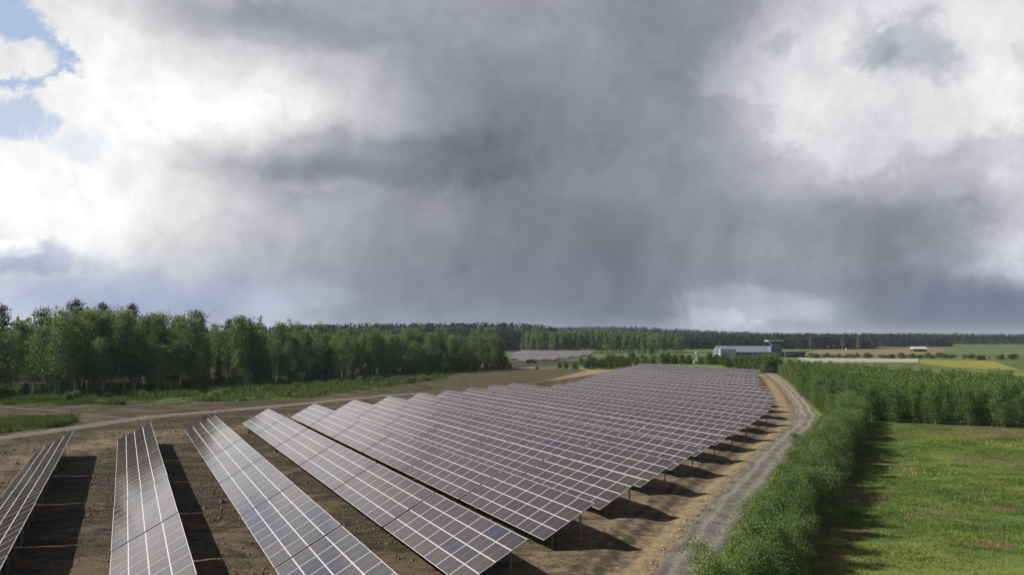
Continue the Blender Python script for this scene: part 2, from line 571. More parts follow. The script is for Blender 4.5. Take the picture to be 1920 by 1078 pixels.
P_DRY = G((850, 702), (965, 692), (1180, 690), (1120, 706), (1000, 726), (800, 736), (700, 742), (760, 722))
P_PLANT = np.vstack([G((1592, 787), (1760, 796), (1960, 806)), [[150, 130], [150, 226], [128, 248], [128, 296], [117, 330]], G((1468, 694), (1498, 738), (1538, 772))])


STRAW = [(1860, 811, 11.0, 4.6), (1880, 868, 3.0, 1.5), (1815, 862, 2.4, 1.0), (1700, 878, 1.6, 1.2), (1625, 930, 2.6, 2.4), (1748, 962, 3.4, 1.0), (1885, 955, 2.5, 1.0),
         (1850, 1018, 1.8, 0.9), (1610, 998, 1.4, 0.7), (1640, 862, 1.2, 1.6), (1560, 1040, 1.2, 0.8)]


def straw_mask(x, y):
    m = np.zeros(np.shape(x))
    wob = fbm(x/1.3, y/1.3, 91)-0.5
    for px, py, a, b in STRAW:
        c = unproj(px, py)
        r = np.hypot((x-c[0])/a, (y-c[1])/(b*1.6))
        m = np.maximum(m, np.clip(1.20-r+wob*2.2, 0, 1))
    return m


def ditch(x, y):
    d, s = ldist(x, y, ROAD_EDGE)
    return np.where(s > 0, np.exp(-((d-2.4)/1.1)**2), 0.0)


def zground(x, y, rough=True):
    x = np.asarray(x, float); y = np.asarray(y, float)
    z = zbase(x, y)
    r = np.hypot(x, y)
    near = np.clip(1-(r-260)/120, 0, 1)
    z = z + near*(fbm(x/14, y/14, 3)-0.5)*0.12 - 0.30*ditch(x, y)*near
    if rough:
        farm = np.clip(sdist(x, y, P_FARM)/3, 0, 1)
        z = z + near*farm*((fbm(x/2.2, y/2.2, 11)-0.5)*0.16 + (fbm(x/1.0, y/1.0, 12, 2)-0.5)*0.20)
        z = z + near*(1-farm)*(fbm(x/3, y/3, 15)-0.5)*0.18
    return z


def road_mask(x, y):
    m = np.zeros(np.shape(x))
    for ln, w in ((ROAD_LOW, ROAD_W), (ROAD_UP, 2.6), (ROAD_SPUR, 2.0), (TRACK_L, 2.2), (TRACK_B, 0.6)):
        d, _ = ldist(x, y, ln[::3])
        m = np.maximum(m, np.clip((w+0.9-d)/0.8, 0, 1))
    return m


# ------------------------------------------------------------------ materials
def new_mat(name):
    m = bpy.data.materials.new(name); m.use_nodes = True
    t = NT(m.node_tree)
    b = t.n['Principled BSDF']
    return m, t, b


def pos(t):
    return t.node('ShaderNodeNewGeometry').outputs['Position']


def simple_mat(name, col, rough=0.6, metal=0.0, var=0.12, nscale=1.5, bump=0.0, spec=None):
    m, t, b = new_mat(name)
    n = t.noise(t.node('ShaderNodeTexCoord').outputs['Object'], nscale, 6, 0.6)
    f = t.math('MULTIPLY_ADD', t.math('SUBTRACT', n, 0.5), var*4, 1.0)
    c = t.vmath('SCALE', t.mix(1.0, col, col), scale=f)
    t.put(b.inputs['Base Color'], c)
    b.inputs['Roughness'].default_value = rough
    b.inputs['Metallic'].default_value = metal
    if spec is not None: b.inputs['Specular IOR Level'].default_value = spec
    if bump:
        bp = t.node('ShaderNodeBump'); bp.inputs['Strength'].default_value = bump
        t.put(bp.inputs['Height'], n); t.l.new(bp.outputs[0], b.inputs['Normal'])
    return m


def leaf_mat(name, dark, light, trans=0.30, posvar=True, hue=0.5):
    m, t, b = new_mat(name)
    geo = t.node('ShaderNodeNewGeometry')
    isl = geo.outputs['Random Per Island']
    obr = t.node('ShaderNodeObjectInfo').outputs['Random']
    f = t.math('ADD', t.math('MULTIPLY', isl, 0.45), t.math('MULTIPLY', obr, 0.55))
    cl = t.noise(t.node('ShaderNodeTexCoord').outputs['Object'], 0.55, 3, 0.5)
    f = t.math('ADD', f, t.math('MULTIPLY', t.math('SUBTRACT', cl, 0.5), 0.9), clamp=True)
    c = t.mix(f, dark, light)
    yel = t.smooth(obr, 0.72, 1.0)
    c = t.mix(t.math('MULTIPLY', yel, 0.35*hue), c, (light[0]*1.5, light[1]*1.25, light[2]*0.8))
    t.put(b.inputs['Base Color'], c)
    b.inputs['Roughness'].default_value = 0.55
    b.inputs['Specular IOR Level'].default_value = 0.25
    tr = t.node('ShaderNodeBsdfTranslucent')
    t.put(tr.inputs['Color'], t.vmath('MULTIPLY', c, (1.25, 1.15, 0.55)))
    mx = t.node('ShaderNodeMixShader'); mx.inputs[0].default_value = trans
    t.l.new(b.outputs[0], mx.inputs[1]); t.l.new(tr.outputs[0], mx.inputs[2])
    t.l.new(mx.outputs[0], t.n['Material Output'].inputs['Surface'])
    return m


def attr(t, name):
    nd = t.node('ShaderNodeAttribute', attribute_name=name)
    return nd.outputs['Fac']


def grass_colour(t, p):
    """meadow colour at a ground position: green, drier green, straw and brown patches, dandelions"""
    big = t.noise(p, 0.055, 5, 0.6, 0.6)
    med = t.noise(t.mapping(p, scale=(1.0, 1.9, 1.0)), 0.22, 5, 0.62, 0.4)
    fin = t.noise(p, 2.6, 4, 0.6)
    c = t.mix(t.smooth(med, 0.36, 0.64), (0.060, 0.104, 0.020), (0.118, 0.165, 0.036))
    c = t.mix(t.smooth(big, 0.48, 0.66), c, (0.138, 0.165, 0.040))
    c = t.mix(t.math('MULTIPLY', t.smooth(fin, 0.45, 0.75), 0.4), c, (0.138, 0.165, 0.050))
    straw = t.math('MULTIPLY', t.smooth(med, 0.56, 0.68), t.smooth(t.noise(p, 0.12, 4, 0.6), 0.50, 0.62))
    c = t.mix(t.math('MULTIPLY', straw, 0.8), c, t.mix(fin, (0.13, 0.095, 0.05), (0.25, 0.19, 0.10)))
    return c


def make_ground_mat():
    m, t, b = new_mat('ground')
    p = pos(t)
    nA = t.noise(p, 0.11, 6, 0.62, 0.8)
    nB = t.noise(t.mapping(p, scale=(0.45, 1.5, 1), rot=(0, 0, R(-14))), 0.55, 6, 0.65, 0.6)
    nC = t.noise(p, 3.2, 5, 0.65)
    nD = t.noise(p, 0.9, 5, 0.6, 0.5)
    # dark peaty top soil, lighter where dry
    soil = t.mix(t.smooth(nB, 0.42, 0.58), (0.017, 0.0125, 0.0088), (0.062, 0.046, 0.030))
    soil = t.mix(t.math('MULTIPLY', t.smooth(nC, 0.50, 0.64), 0.6), soil, (0.120, 0.092, 0.060))
    soil = t.mix(t.math('MULTIPLY', t.smooth(nC, 0.46, 0.34), 0.7), soil, (0.014, 0.011, 0.008))
    soil = t.mix(t.math('MULTIPLY', t.smooth(nA, 0.50, 0.57), 0.6), soil, (0.120, 0.092, 0.056))
    soil = t.mix(t.math('MULTIPLY', t.smooth(t.noise(p, 0.21, 5, 0.6), 0.56, 0.68), 0.4), soil, (0.055, 0.062, 0.022))
    sand = t.mix(t.smooth(nB, 0.32, 0.68), (0.115, 0.086, 0.053), (0.205, 0.158, 0.096))
    sand = t.mix(t.math('MULTIPLY', t.smooth(nD, 0.52, 0.66), 0.7), sand, (0.058, 0.043, 0.027))
    sand = t.mix(t.math('MULTIPLY', t.smooth(nC, 0.5, 0.7), 0.35), sand, (0.20, 0.16, 0.10))
    sand = t.mix(t.math('MULTIPLY', t.smooth(t.noise(p, 0.55, 6, 0.7, 1.2), 0.52, 0.60), 0.75), sand, (0.045, 0.034, 0.022))
    pure = t.mix(t.smooth(nD, 0.35, 0.65), (0.165, 0.122, 0.068), (0.235, 0.182, 0.106))
    blot = t.smooth(t.noise(p, 1.3, 6, 0.75, 0.8), 0.50, 0.60)
    pure = t.mix(t.math('MULTIPLY', blot, 0.5), pure, (0.095, 0.072, 0.045))
    sand = t.mix(t.math('MULTIPLY', blot, 0.55), sand, (0.050, 0.038, 0.025))
    soil = t.mix(t.math('MULTIPLY', blot, 0.5), soil, (0.024, 0.018, 0.013))
    dry = t.mix(t.smooth(nD, 0.38, 0.64), (0.034, 0.030, 0.015), (0.092, 0.074, 0.040))
    dry = t.mix(t.math('MULTIPLY', t.smooth(nA, 0.5, 0.62), 0.6), dry, (0.035, 0.045, 0.016))
    grass = grass_colour(t, p)
    lush = t.mix(t.smooth(nD, 0.35, 0.65), (0.028, 0.050, 0.012), (0.070, 0.105, 0.022))
    litter = t.mix(t.smooth(nD, 0.35, 0.65), (0.022, 0.022, 0.012), (0.060, 0.050, 0.028))
    edge = t.math('MULTIPLY', t.math('SUBTRACT', nD, 0.5), 0.9)
    edge2 = t.math('MULTIPLY', t.math('SUBTRACT', t.noise(p, 0.35, 5, 0.6), 0.5), 1.4)
    def msk(name, e=edge, w=0.22):
        return t.smooth(t.math('ADD', attr(t, name), e), 0.5-w, 0.5+w)
    c = grass
    c = t.mix(msk('m_far', w=0.4), c, t.mix(t.smooth(t.noise(p, 0.012, 5, 0.6), 0.4, 0.6), (0.050, 0.080, 0.024), (0.080, 0.098, 0.036)))
    c = t.mix(msk('m_dry'), c, dry)
    c = t.mix(msk('m_farm'), c, soil)
    c = t.mix(msk('m_sand', edge2, 0.35), c, sand)
    c = t.mix(msk('m_pure'), c, pure)
    c = t.mix(t.math('MULTIPLY', msk('m_rut', edge, 0.35), 0.8), c, (0.040, 0.033, 0.024))
    c = t.mix(msk('m_wood'), c, litter)
    c = t.mix(msk('m_lush'), c, lush)
    c = t.mix(msk('m_thatch', edge2, 0.3), c, t.mix(nC, (0.055, 0.042, 0.022), (0.150, 0.108, 0.058)))
    c = t.mix(t.math('MULTIPLY', msk('m_straw', edge, 0.3), 0.85), c, t.mix(nC, (0.070, 0.052, 0.028), (0.190, 0.145, 0.080)))
    t.put(b.inputs['Base Color'], c)
    b.inputs['Roughness'].default_value = 0.95
    b.inputs['Specular IOR Level'].default_value = 0.1
    h = t.math('ADD', t.math('MULTIPLY', nC, 0.5), t.math('MULTIPLY', t.noise(p, 9.0, 4, 0.6), 0.25))
    h = t.math('ADD', h, t.math('MULTIPLY', nB, 0.5))
    bp = t.node('ShaderNodeBump'); bp.inputs['Strength'].default_value = 1.0; bp.inputs['Distance'].default_value = 0.35
    t.put(bp.inputs['Height'], h); t.l.new(bp.outputs[0], b.inputs['Normal'])
    return m


def make_gravel_mat(name, a, c2, wheel, ruts=1.0, second=None):
    """gravel: attribute 'across' runs 0..1 over the width"""
    m, t, b = new_mat(name)
    p = pos(t)
    ac = attr(t, 'across')
    n1 = t.noise(p, 0.5, 6, 0.62, 0.5); n2 = t.noise(p, 6.0, 5, 0.7); n3 = t.noise(p, 2.0, 5, 0.65)
    c = t.mix(t.smooth(n1, 0.35, 0.65), a, c2)
    if second:
        tn = t.smooth(t.math('ADD', attr(t, 'tone'), t.math('MULTIPLY', t.math('SUBTRACT', n1, 0.5), 1.2)), 0.25, 0.75)
        c = t.mix(tn, c, t.mix(t.smooth(n1, 0.35, 0.65), second[0], second[1]))
        wheel = t.mix(tn, wheel, second[2])
    wob = t.math('ADD', ac, t.math('MULTIPLY', t.math('SUBTRACT', n1, 0.5), 0.16))
    r1 = t.smooth(t.math('ABSOLUTE', t.math('SUBTRACT', wob, 0.30)), 0.13, 0.03)
    r2 = t.smooth(t.math('ABSOLUTE', t.math('SUBTRACT', wob, 0.72)), 0.13, 0.03)
    rr = t.math('MULTIPLY', t.math('MAXIMUM', r1, r2), t.smooth(n3, 0.34, 0.58))
    c = t.mix(t.math('MULTIPLY', rr, ruts), c, wheel)
    c = t.mix(t.math('MULTIPLY', t.smooth(n2, 0.54, 0.74), 0.6), c, (0.24, 0.225, 0.205))
    c = t.mix(t.math('MULTIPLY', t.smooth(n2, 0.46, 0.30), 0.6), c, (0.06, 0.055, 0.05))
    n4 = t.noise(p, 1.6, 7, 0.8, 0.6)
    c = t.mix(t.math('MULTIPLY', t.smooth(n4, 0.52, 0.64), 0.55), c, t.vmath('SCALE', c, scale=1.55))
    c = t.mix(t.math('MULTIPLY', t.smooth(n4, 0.46, 0.34), 0.6), c, t.vmath('SCALE', c, scale=0.55))
    t.put(b.inputs['Base Color'], c)
    b.inputs['Roughness'].default_value = 0.95
    b.inputs['Specular IOR Level'].default_value = 0.15
    bp = t.node('ShaderNodeBump'); bp.inputs['Strength'].default_value = 1.0; bp.inputs['Distance'].default_value = 0.22
    t.put(bp.inputs['Height'], t.math('ADD', n2, n3)); t.l.new(bp.outputs[0], b.inputs['Normal'])
    return m


def make_glass_mat(array=False):
    m, t, b = new_mat('solar_glass')
    o = t.node('ShaderNodeUVMap').outputs[0]           # metres inside one panel
    sep = t.node('ShaderNodeSeparateXYZ'); t.put(sep.inputs[0], o)
    x, y = sep.outputs[0], sep.outputs[1]
    def line(v, pitch, w, off):
        fr = t.math('FRACT', t.math('DIVIDE', t.math('SUBTRACT', v, off), pitch))
        return t.math('LESS_THAN', t.math('MULTIPLY', fr, pitch), w)
    lx = line(x, 0.0915, 0.0035, 0.040)
    ly = line(y, 0.1785, 0.0050, 0.031)
    mid = t.math('LESS_THAN', t.math('ABSOLUTE', t.math('SUBTRACT', x, 1.139)), 0.013)
    edge = t.math('MAXIMUM', t.math('MAXIMUM', t.math('LESS_THAN', y, 0.038), t.math('GREATER_THAN', y, 1.108)),
                  t.math('MAXIMUM', t.math('LESS_THAN', x, 0.044), t.math('GREATER_THAN', x, 2.240)))
    rnd = t.node('ShaderNodeObjectInfo').outputs['Random'] if not array else t.node('ShaderNodeNewGeometry').outputs['Random Per Island']
    cell = t.ramp(rnd, [(0.0, (0.016, 0.014, 0.018)), (0.3, (0.034, 0.023, 0.024)), (0.6, (0.025, 0.019, 0.021)), (0.8, (0.030, 0.024, 0.019)), (0.95, (0.018, 0.016, 0.021)), (1.0, (0.016, 0.016, 0.027))])
    c = t.mix(t.math('MULTIPLY', t.math('MAXIMUM', lx, ly), 0.85), cell, (0.085, 0.078, 0.078))
    c = t.mix(mid, c, (0.17, 0.155, 0.15))
    c = t.mix(edge, c, (0.22, 0.20, 0.20))
    t.put(b.inputs['Base Color'], c)
    b.inputs['Roughness'].default_value = 0.10
    b.inputs['IOR'].default_value = 1.53
    b.inputs['Specular Tint'].default_value = (1.0, 0.90, 0.91, 1.0)
    dust = t.noise(pos(t), 0.35, 4, 0.6)
    t.put(b.inputs['Roughness'], t.math('MULTIPLY_ADD', dust, 0.16, 0.02))
    return m


M = {}
M['ground'] = make_ground_mat()
M['gravel'] = make_gravel_mat('grey_gravel', (0.080, 0.075, 0.070), (0.135, 0.127, 0.117), (0.165, 0.150, 0.128), 0.55)
M['gravel_ochre'] = make_gravel_mat('ochre_gravel', (0.120, 0.098, 0.070), (0.185, 0.155, 0.115), (0.31, 0.27, 0.205), 0.85)
M['gravel_main'] = make_gravel_mat('road_gravel', (0.090, 0.082, 0.070), (0.165, 0.150, 0.128), (0.230, 0.205, 0.165), 0.8, ((0.115, 0.096, 0.070), (0.170, 0.145, 0.110), (0.29, 0.255, 0.195)))
M['gravel_dim'] = make_gravel_mat('dim_gravel', (0.050, 0.042, 0.033), (0.100, 0.085, 0.066), (0.120, 0.100, 0.080), 0.5)
M['gravel_pale'] = make_gravel_mat('pale_gravel', (0.095, 0.084, 0.070), (0.150, 0.132, 0.112), (0.180, 0.158, 0.132), 0.5)
M['glass'] = make_glass_mat()
M['glass_array'] = make_glass_mat(True)
M['frame'] = simple_mat('aluminium_frame', (0.46, 0.435, 0.435), 0.5, 0.2, 0.05)
M['backsheet'] = simple_mat('backsheet', (0.42, 0.42, 0.42), 0.7)
M['steel'] = simple_mat('galvanised_steel', (0.20, 0.19, 0.17), 0.6, 0.4, 0.12)
M['bark'] = simple_mat('bark', (0.075, 0.062, 0.050), 0.9, 0, 0.2, 3.0, 0.4)
M['birch_bark'] = simple_mat('birch_bark', (0.34, 0.32, 0.29), 0.8, 0, 0.30, 2.2, 0.3)
M['pine_bark'] = simple_mat('pine_bark', (0.130, 0.080, 0.052), 0.9, 0, 0.2, 2.0, 0.4)
M['birch_leaf'] = leaf_mat('birch_leaf', (0.048, 0.088, 0.034), (0.145, 0.200, 0.088), 0.46)
M['young_leaf'] = leaf_mat('young_birch_leaf', (0.044, 0.090, 0.024), (0.108, 0.170, 0.050), 0.40)
M['hedge_leaf'] = leaf_mat('hedge_leaf', (0.050, 0.100, 0.027), (0.155, 0.220, 0.085), 0.42)
M['bush_leaf'] = leaf_mat('bush_leaf', (0.040, 0.082, 0.020), (0.100, 0.155, 0.040), 0.38)
M['pine_needle'] = leaf_mat('pine_needle', (0.014, 0.030, 0.014), (0.034, 0.058, 0.024), 0.10, hue=0.0)
M['spruce_needle'] = leaf_mat('spruce_needle', (0.010, 0.024, 0.010), (0.026, 0.050, 0.018), 0.10, hue=0.0)
M['far_needle'] = leaf_mat('far_needle', (0.010, 0.018, 0.016), (0.018, 0.028, 0.024), 0.05, hue=0.0)


# ------------------------------------------------------------------ ground sheet
def axis(dense, grow=1.16, end=9000.0):
    """dense: sorted list; extend both ends geometrically"""
    a = list(dense)
    st = a[-1]-a[-2]
    while a[-1] < end:
        st *= grow; a.append(a[-1]+st)
    st = a[1]-a[0]
    b = []
    q = a[0]
    while q > -end:
        st *= grow; q -= st; b.append(q)
    return np.clip(np.array(b[::-1]+a), -end, end)


gx = axis(np.concatenate([np.arange(-140, -60, 1.2), np.arange(-60, 110, 0.8), np.arange(110, 160, 1.6)]))
gy = axis(np.concatenate([np.arange(40, 130, 0.7), np.arange(130, 260, 1.2), np.arange(260, 480, 4.0)]))
GX, GY = np.meshgrid(gx, gy)
fx, fy = GX.ravel(), GY.ravel()
sel = (np.abs(fx) < 400) & (fy > -200) & (fy < 700)


def masked(fn):
    o = np.zeros(fx.shape)
    o[sel] = fn(fx[sel], fy[sel])
    return o


def soft(poly, w):
    return masked(lambda a, b: np.clip(0.5+sdist(a, b, poly)/(2*w), 0, 1))


gz = zbase(fx, fy)
gz[sel] = zground(fx[sel], fy[sel])
rm = masked(road_mask)
flat = zbase(fx, fy)
flat[sel] = zground(fx[sel], fy[sel], rough=False)
gz = gz*(1-rm) + (flat-0.07)*rm
m_lush = np.maximum.reduce([soft(p, 3.0) for p in P_LUSH])
m_pure = masked(lambda a, b: (lambda d, s: np.where(s > 0, np.clip(1-np.abs(d-0.7)/1.7, 0, 1)*1.2, 0))(*ldist(a, b, ROAD_EDGE)))
m_pure = np.maximum(m_pure, 0.85*soft(P_SANDF, 3.0))
m_pure = np.maximum(m_pure, masked(lambda a, b: np.clip(1.2-ldist(a, b, offset_line(ROAD_UP, -4.2)[2:-8])[0]/1.6, 0, 1)))
FOREST_POLY = np.vstack([FOREST_FRONT[::6], [[60, 520], [-60, 700], [-420, 500], [-420, 220]]])
m_wood = np.maximum(soft(FOREST_POLY, 3.0)*(1-m_lush), soft(P_PLANT, 2.0))
m_thatch = masked(lambda a, b: (lambda d, s: np.where(s < 0, np.clip(1.1-d/7.5, 0, 1)*0.75, 0))(*ldist(a, b, HEDGE[::4])))
m_thatch *= soft(P_MEADOW, 1.0) > 0.3
idx = np.arange(len(fx)).reshape(GX.shape)
quads = np.stack([idx[:-1, :-1], idx[:-1, 1:], idx[1:, 1:], idx[1:, :-1]], -1).reshape(-1, 4)
gme = np_mesh('ground', np.stack([fx, fy, gz], 1), quads, [M['ground']], smooth=True, attrs={
    'm_farm': ('POINT', np.maximum(soft(P_FARM, 2.5), soft(P_BARE, 2.5))), 'm_sand': ('POINT', np.maximum(soft(P_SANDR, 4.0)*0.80, soft(P_SANDL, 5.0)*0.85)),
    'm_pure': ('POINT', m_pure), 'm_lush': ('POINT', m_lush), 'm_dry': ('POINT', soft(P_DRY, 6.0)), 'm_wood': ('POINT', m_wood),
    'm_thatch': ('POINT', m_thatch), 'm_rut': ('POINT', masked(lambda a, b: (lambda d, sd: np.where(sd > 0, np.maximum(np.exp(-((d-3.3)/0.45)**2), np.exp(-((d-4.7)/0.4)**2)), 0))(*ldist(a, b, ROAD_EDGE)))), 'm_straw': ('POINT', masked(straw_mask)*(soft(P_MEADOW, 1.0) > 0.4)), 'm_far': ('POINT', np.clip((fy-330)/80, 0, 1))})
tag(mesh_obj('ground', gme), kind='structure')


def ribbon(name, line, w, mat, lift=0.03, nseg=10, crown=0.05, wob=0.35, step_noise=5.0, tone=None, ruts=0.04):
    line = np.asarray(line)
    V, A = [], []
    for i in range(len(line)):
        a, b = line[max(i-1, 0)], line[min(i+1, len(line)-1)]
        d = (b-a)/np.linalg.norm(b-a); nrm = np.array([d[1], -d[0]])
        wl = w + wob*(vnoise(np.array(i/step_noise), np.array(3.3), 21)-0.5)*2
        wr = w + wob*(vnoise(np.array(i/step_noise), np.array(9.3), 22)-0.5)*2
        for j in range(nseg+1):
            q = j/nseg
            off = -wl+(wl+wr)*q
            p = line[i]+nrm*off
            V.append((p[0], p[1], crown*(1-(2*q-1)**2)))
            A.append(q)
    V = np.array(V)
    edge = np.abs(np.array(A)*2-1)
    z = zground(V[:, 0], V[:, 1], rough=False)
    bump = (fbm(V[:, 0]/1.2, V[:, 1]/1.2, 31)-0.5)*0.10
    V[:, 2] += z + lift + bump*(edge < 0.95) - np.where(edge > 0.95, 0.13, 0)
    qa = np.array(A)
    V[:, 2] -= ruts*(np.exp(-((qa-0.30)/0.08)**2)+np.exp(-((qa-0.72)/0.08)**2))
    tn = np.repeat(tone, nseg+1) if tone is not None else np.zeros(len(V))
    k = nseg+1
    F = [(i*k+j, i*k+j+1, (i+1)*k+j+1, (i+1)*k+j) for i in range(len(line)-1) for j in range(nseg)]
    me = np_mesh(name, V, np.array(F)[:, ::-1], [mat], smooth=True, attrs={'across': ('POINT', A), 'tone': ('POINT', tn)})
    return tag(mesh_obj(name, me), kind='structure')


ROAD_ALL = resample(np.vstack([ROAD_LOW[:-3:4], ROAD_UP[3::4], ROAD_UP[-1:]]), 1.3)
_rl = np.linspace(0, 1, len(ROAD_ALL))
_bend = np.argmin(np.hypot(*(ROAD_ALL-ROAD_UP[0]).T))/len(ROAD_ALL)
ribbon('gravel_road', ROAD_ALL, ROAD_W, M['gravel_main'], 0.030, nseg=16, wob=0.45, step_noise=3.0, tone=np.clip((_rl-_bend+0.10)/0.16, 0, 1), ruts=0.07)
ribbon('gravel_road', ROAD_SPUR, 2.0, M['gravel'], 0.022)
ribbon('gravel_track', TRACK_L, 2.2, M['gravel_pale'], 0.030)
ribbon('gravel_track', TRACK_B, 0.8, M['gravel_dim'], 0.012, wob=0.45)


def field_sheet(name, poly, mat, lift=0.25):
    poly = np.asarray(poly)
    z = zbase(poly[:, 0], poly[:, 1]) + lift
    mb = MB()
    n = len(poly)
    mb.v = [(p[0], p[1], zz) for p, zz in zip(poly, z)] + [(p[0], p[1], zz-lift-0.4) for p, zz in zip(poly, z)]
    mb.f = [tuple(range(n))] + [(i, (i+1) % n, n+(i+1) % n, n+i) for i in range(n)]
    mb.m = [0]*len(mb.f)
    return tag(mb.build(name, mat), kind='structure')


def field_mat(name, a, b2, sc):
    m, t, b = new_mat(name)
    p = pos(t)
    n = t.noise(t.mapping(p, scale=(0.35, 1.6, 1)), sc, 6, 0.65)
    t.put(b.inputs['Base Color'], t.mix(t.smooth(n, 0.35, 0.65), a, b2))
    b.inputs['Roughness'].default_value = 0.95
    b.inputs['Specular IOR Level'].default_value = 0.1
    return m


M['tan_field'] = field_mat('stubble', (0.105, 0.082, 0.045), (0.155, 0.118, 0.066), 0.03)
M['pale_apron'] = field_mat('pale_gravel_apron', (0.20, 0.18, 0.15), (0.28, 0.25, 0.21), 0.05)
M['yellow_field'] = field_mat('yellow_bloom', (0.11, 0.12, 0.024), (0.19, 0.175, 0.022), 0.08)
M['green_field'] = field_mat('crop_green', (0.055, 0.078, 0.028), (0.085, 0.105, 0.038), 0.02)
M['bright_grass'] = field_mat('bright_grass', (0.055, 0.105, 0.016), (0.085, 0.140, 0.022), 0.05)
field_sheet('stubble_field', G((1530, 655.5), (1770, 654.0), (1775, 665.5), (1500, 667.5)), M['tan_field'], 0.3)
field_sheet('crop_field', G((1770, 654.0), (2060, 655.5), (2060, 668), (1775, 665.5)), M['green_field'], 0.34)
field_sheet('crop_field', G((1270, 652.5), (1350, 652.5), (1350, 660), (1240, 661)), M['green_field'], 0.34)
field_sheet('crop_field', G((1462, 653.5), (1528, 654.5), (1500, 660), (1462, 660)), M['green_field'], 0.34)
field_sheet('gravel_apron', G((1496, 671), (1722, 673), (1722, 679.5), (1496, 679.5)), M['pale_apron'], 0.2)
field_sheet('yellow_field', G((1724, 674.5), (1862, 677), (1912, 694), (1800, 690), (1724, 681)), M['yellow_field'], 0.2)
field_sheet('grass_verge', G((1222, 683.0), (1446, 684.5), (1446, 690), (1200, 691)), M['bright_grass'], 0.12)

# ------------------------------------------------------------------ solar panel
PL, PH, PT, FR = 2.284, 1.146, 0.035, 0.024
GAPX, GAPY = 0.014, 0.008


def panel_geo(x0=0.0, y0=0.0):
    o = [(x0, y0), (x0+PL, y0), (x0+PL, y0+PH), (x0, y0+PH)]
    i = [(x0+FR, y0+FR), (x0+PL-FR, y0+FR), (x0+PL-FR, y0+PH-FR), (x0+FR, y0+PH-FR)]
    v = [(a, b, 0.0) for a, b in o] + [(a, b, PT) for a, b in o] + [(a, b, PT) for a, b in i] + [(a, b, PT-0.003) for a, b in i]
    f, m = [], []
    for k in range(4):
        j = (k+1) % 4
        f.append((k, j, 4+j, 4+k)); m.append(0)
        f.append((4+k, 4+j, 8+j, 8+k)); m.append(0)
        f.append((8+k, 8+j, 12+j, 12+k)); m.append(0)
    f.append((12, 13, 14, 15)); m.append(1)
    f.append((3, 2, 1, 0)); m.append(2)
    return v, f, m


def finish_uv(me, origin_of_face):
    uv = me.uv_layers.new(name='UVMap')
    lv = np.empty(len(me.loops), dtype=np.int32); me.loops.foreach_get('vertex_index', lv)
    co = np.empty(len(me.vertices)*3, dtype=np.float32); me.vertices.foreach_get('co', co); co = co.reshape(-1, 3)
    buf = co[lv][:, :2].copy()
    buf -= origin_of_face[np.arange(len(lv))//4]
    uv.data.foreach_set('uv', buf.ravel())


pv, pf, pm = panel_geo()
panel_me = np_mesh('solar_panel', np.array(pv), np.array(pf), [M['frame'], M['glass'], M['backsheet']], pm)
finish_uv(panel_me, np.zeros((len(pf), 2), dtype=np.float32))


def array_mesh():
    V, F, MM, OR = [], [], [], []
    r2 = random.Random(3)
    for j in range(4):
        for i in range(7):
            x0, y0 = i*(PL+GAPX), j*(PH+GAPY)
            v, f, m = panel_geo(x0, y0)
            b = len(V); V += v; F += [tuple(b+q for q in ff) for ff in f]; MM += m; OR += [(x0, y0)]*len(f)
    me = np_mesh('panel_array', np.array(V), np.array(F), [M['frame'], M['glass_array'], M['backsheet']], MM)
    finish_uv(me, np.array(OR, dtype=np.float32))
    return me


array_me = array_mesh()
TAB_L = 7*PL+6*GAPX
TAB_PITCH = 16.42
TAB_H = 4*PH+3*GAPY
ZL = 0.75
# local table frame: x along the row (towards the road), y across (up the tilt), z up; origin on the ground below the low corner
ct, st_ = math.cos(TILT), math.sin(TILT)


def tp(x, q, n=0.0):
    return (x, q*ct - n*st_, ZL + q*st_ + n*ct)


rail_me = MB().beam((-0.05, 0, 0), (TAB_L+0.05, 0, 0), 0.05, 0.08).mesh('purlin', M['steel'])
Q_FRONT, Q_REAR = 0.95, 3.55
n_under = -0.20


def post_mesh(q, name):
    top = tp(0, q, n_under)[2]
    return MB().box(-0.035, 0.035, -0.05, 0.05, -0.5, top).mesh(name, M['steel'])


front_me, rear_me = post_mesh(Q_FRONT, 'post'), post_mesh(Q_REAR, 'post')
rafter_me = MB().beam((0, 0, 0), (0, (TAB_H-0.5)*ct, (TAB_H-0.5)*st_), 0.06, 0.11).mesh('rafter', M['steel'])
FRAMES = [0.55, 4.25, 8.03, 11.8, 15.5]
PURL = [0.28, 0.86, 1.43, 2.02, 2.59, 3.17, 3.74, 4.32]


def support_mesh():
    mb = MB()
    for x in FRAMES:
        for q in (Q_FRONT, Q_REAR):
            a = tp(x, q, n_under); mb.box(x-0.035, x+0.035, a[1]-0.05, a[1]+0.05, -0.5, a[2])
    for q in (0.86, 3.17):
        mb.beam(tp(-0.02, q, -0.05), tp(TAB_L, q, -0.05), 0.05, 0.08)
    return mb.mesh('support_frame', M['steel'])


support_me = support_mesh()
prnd = random.Random(11)


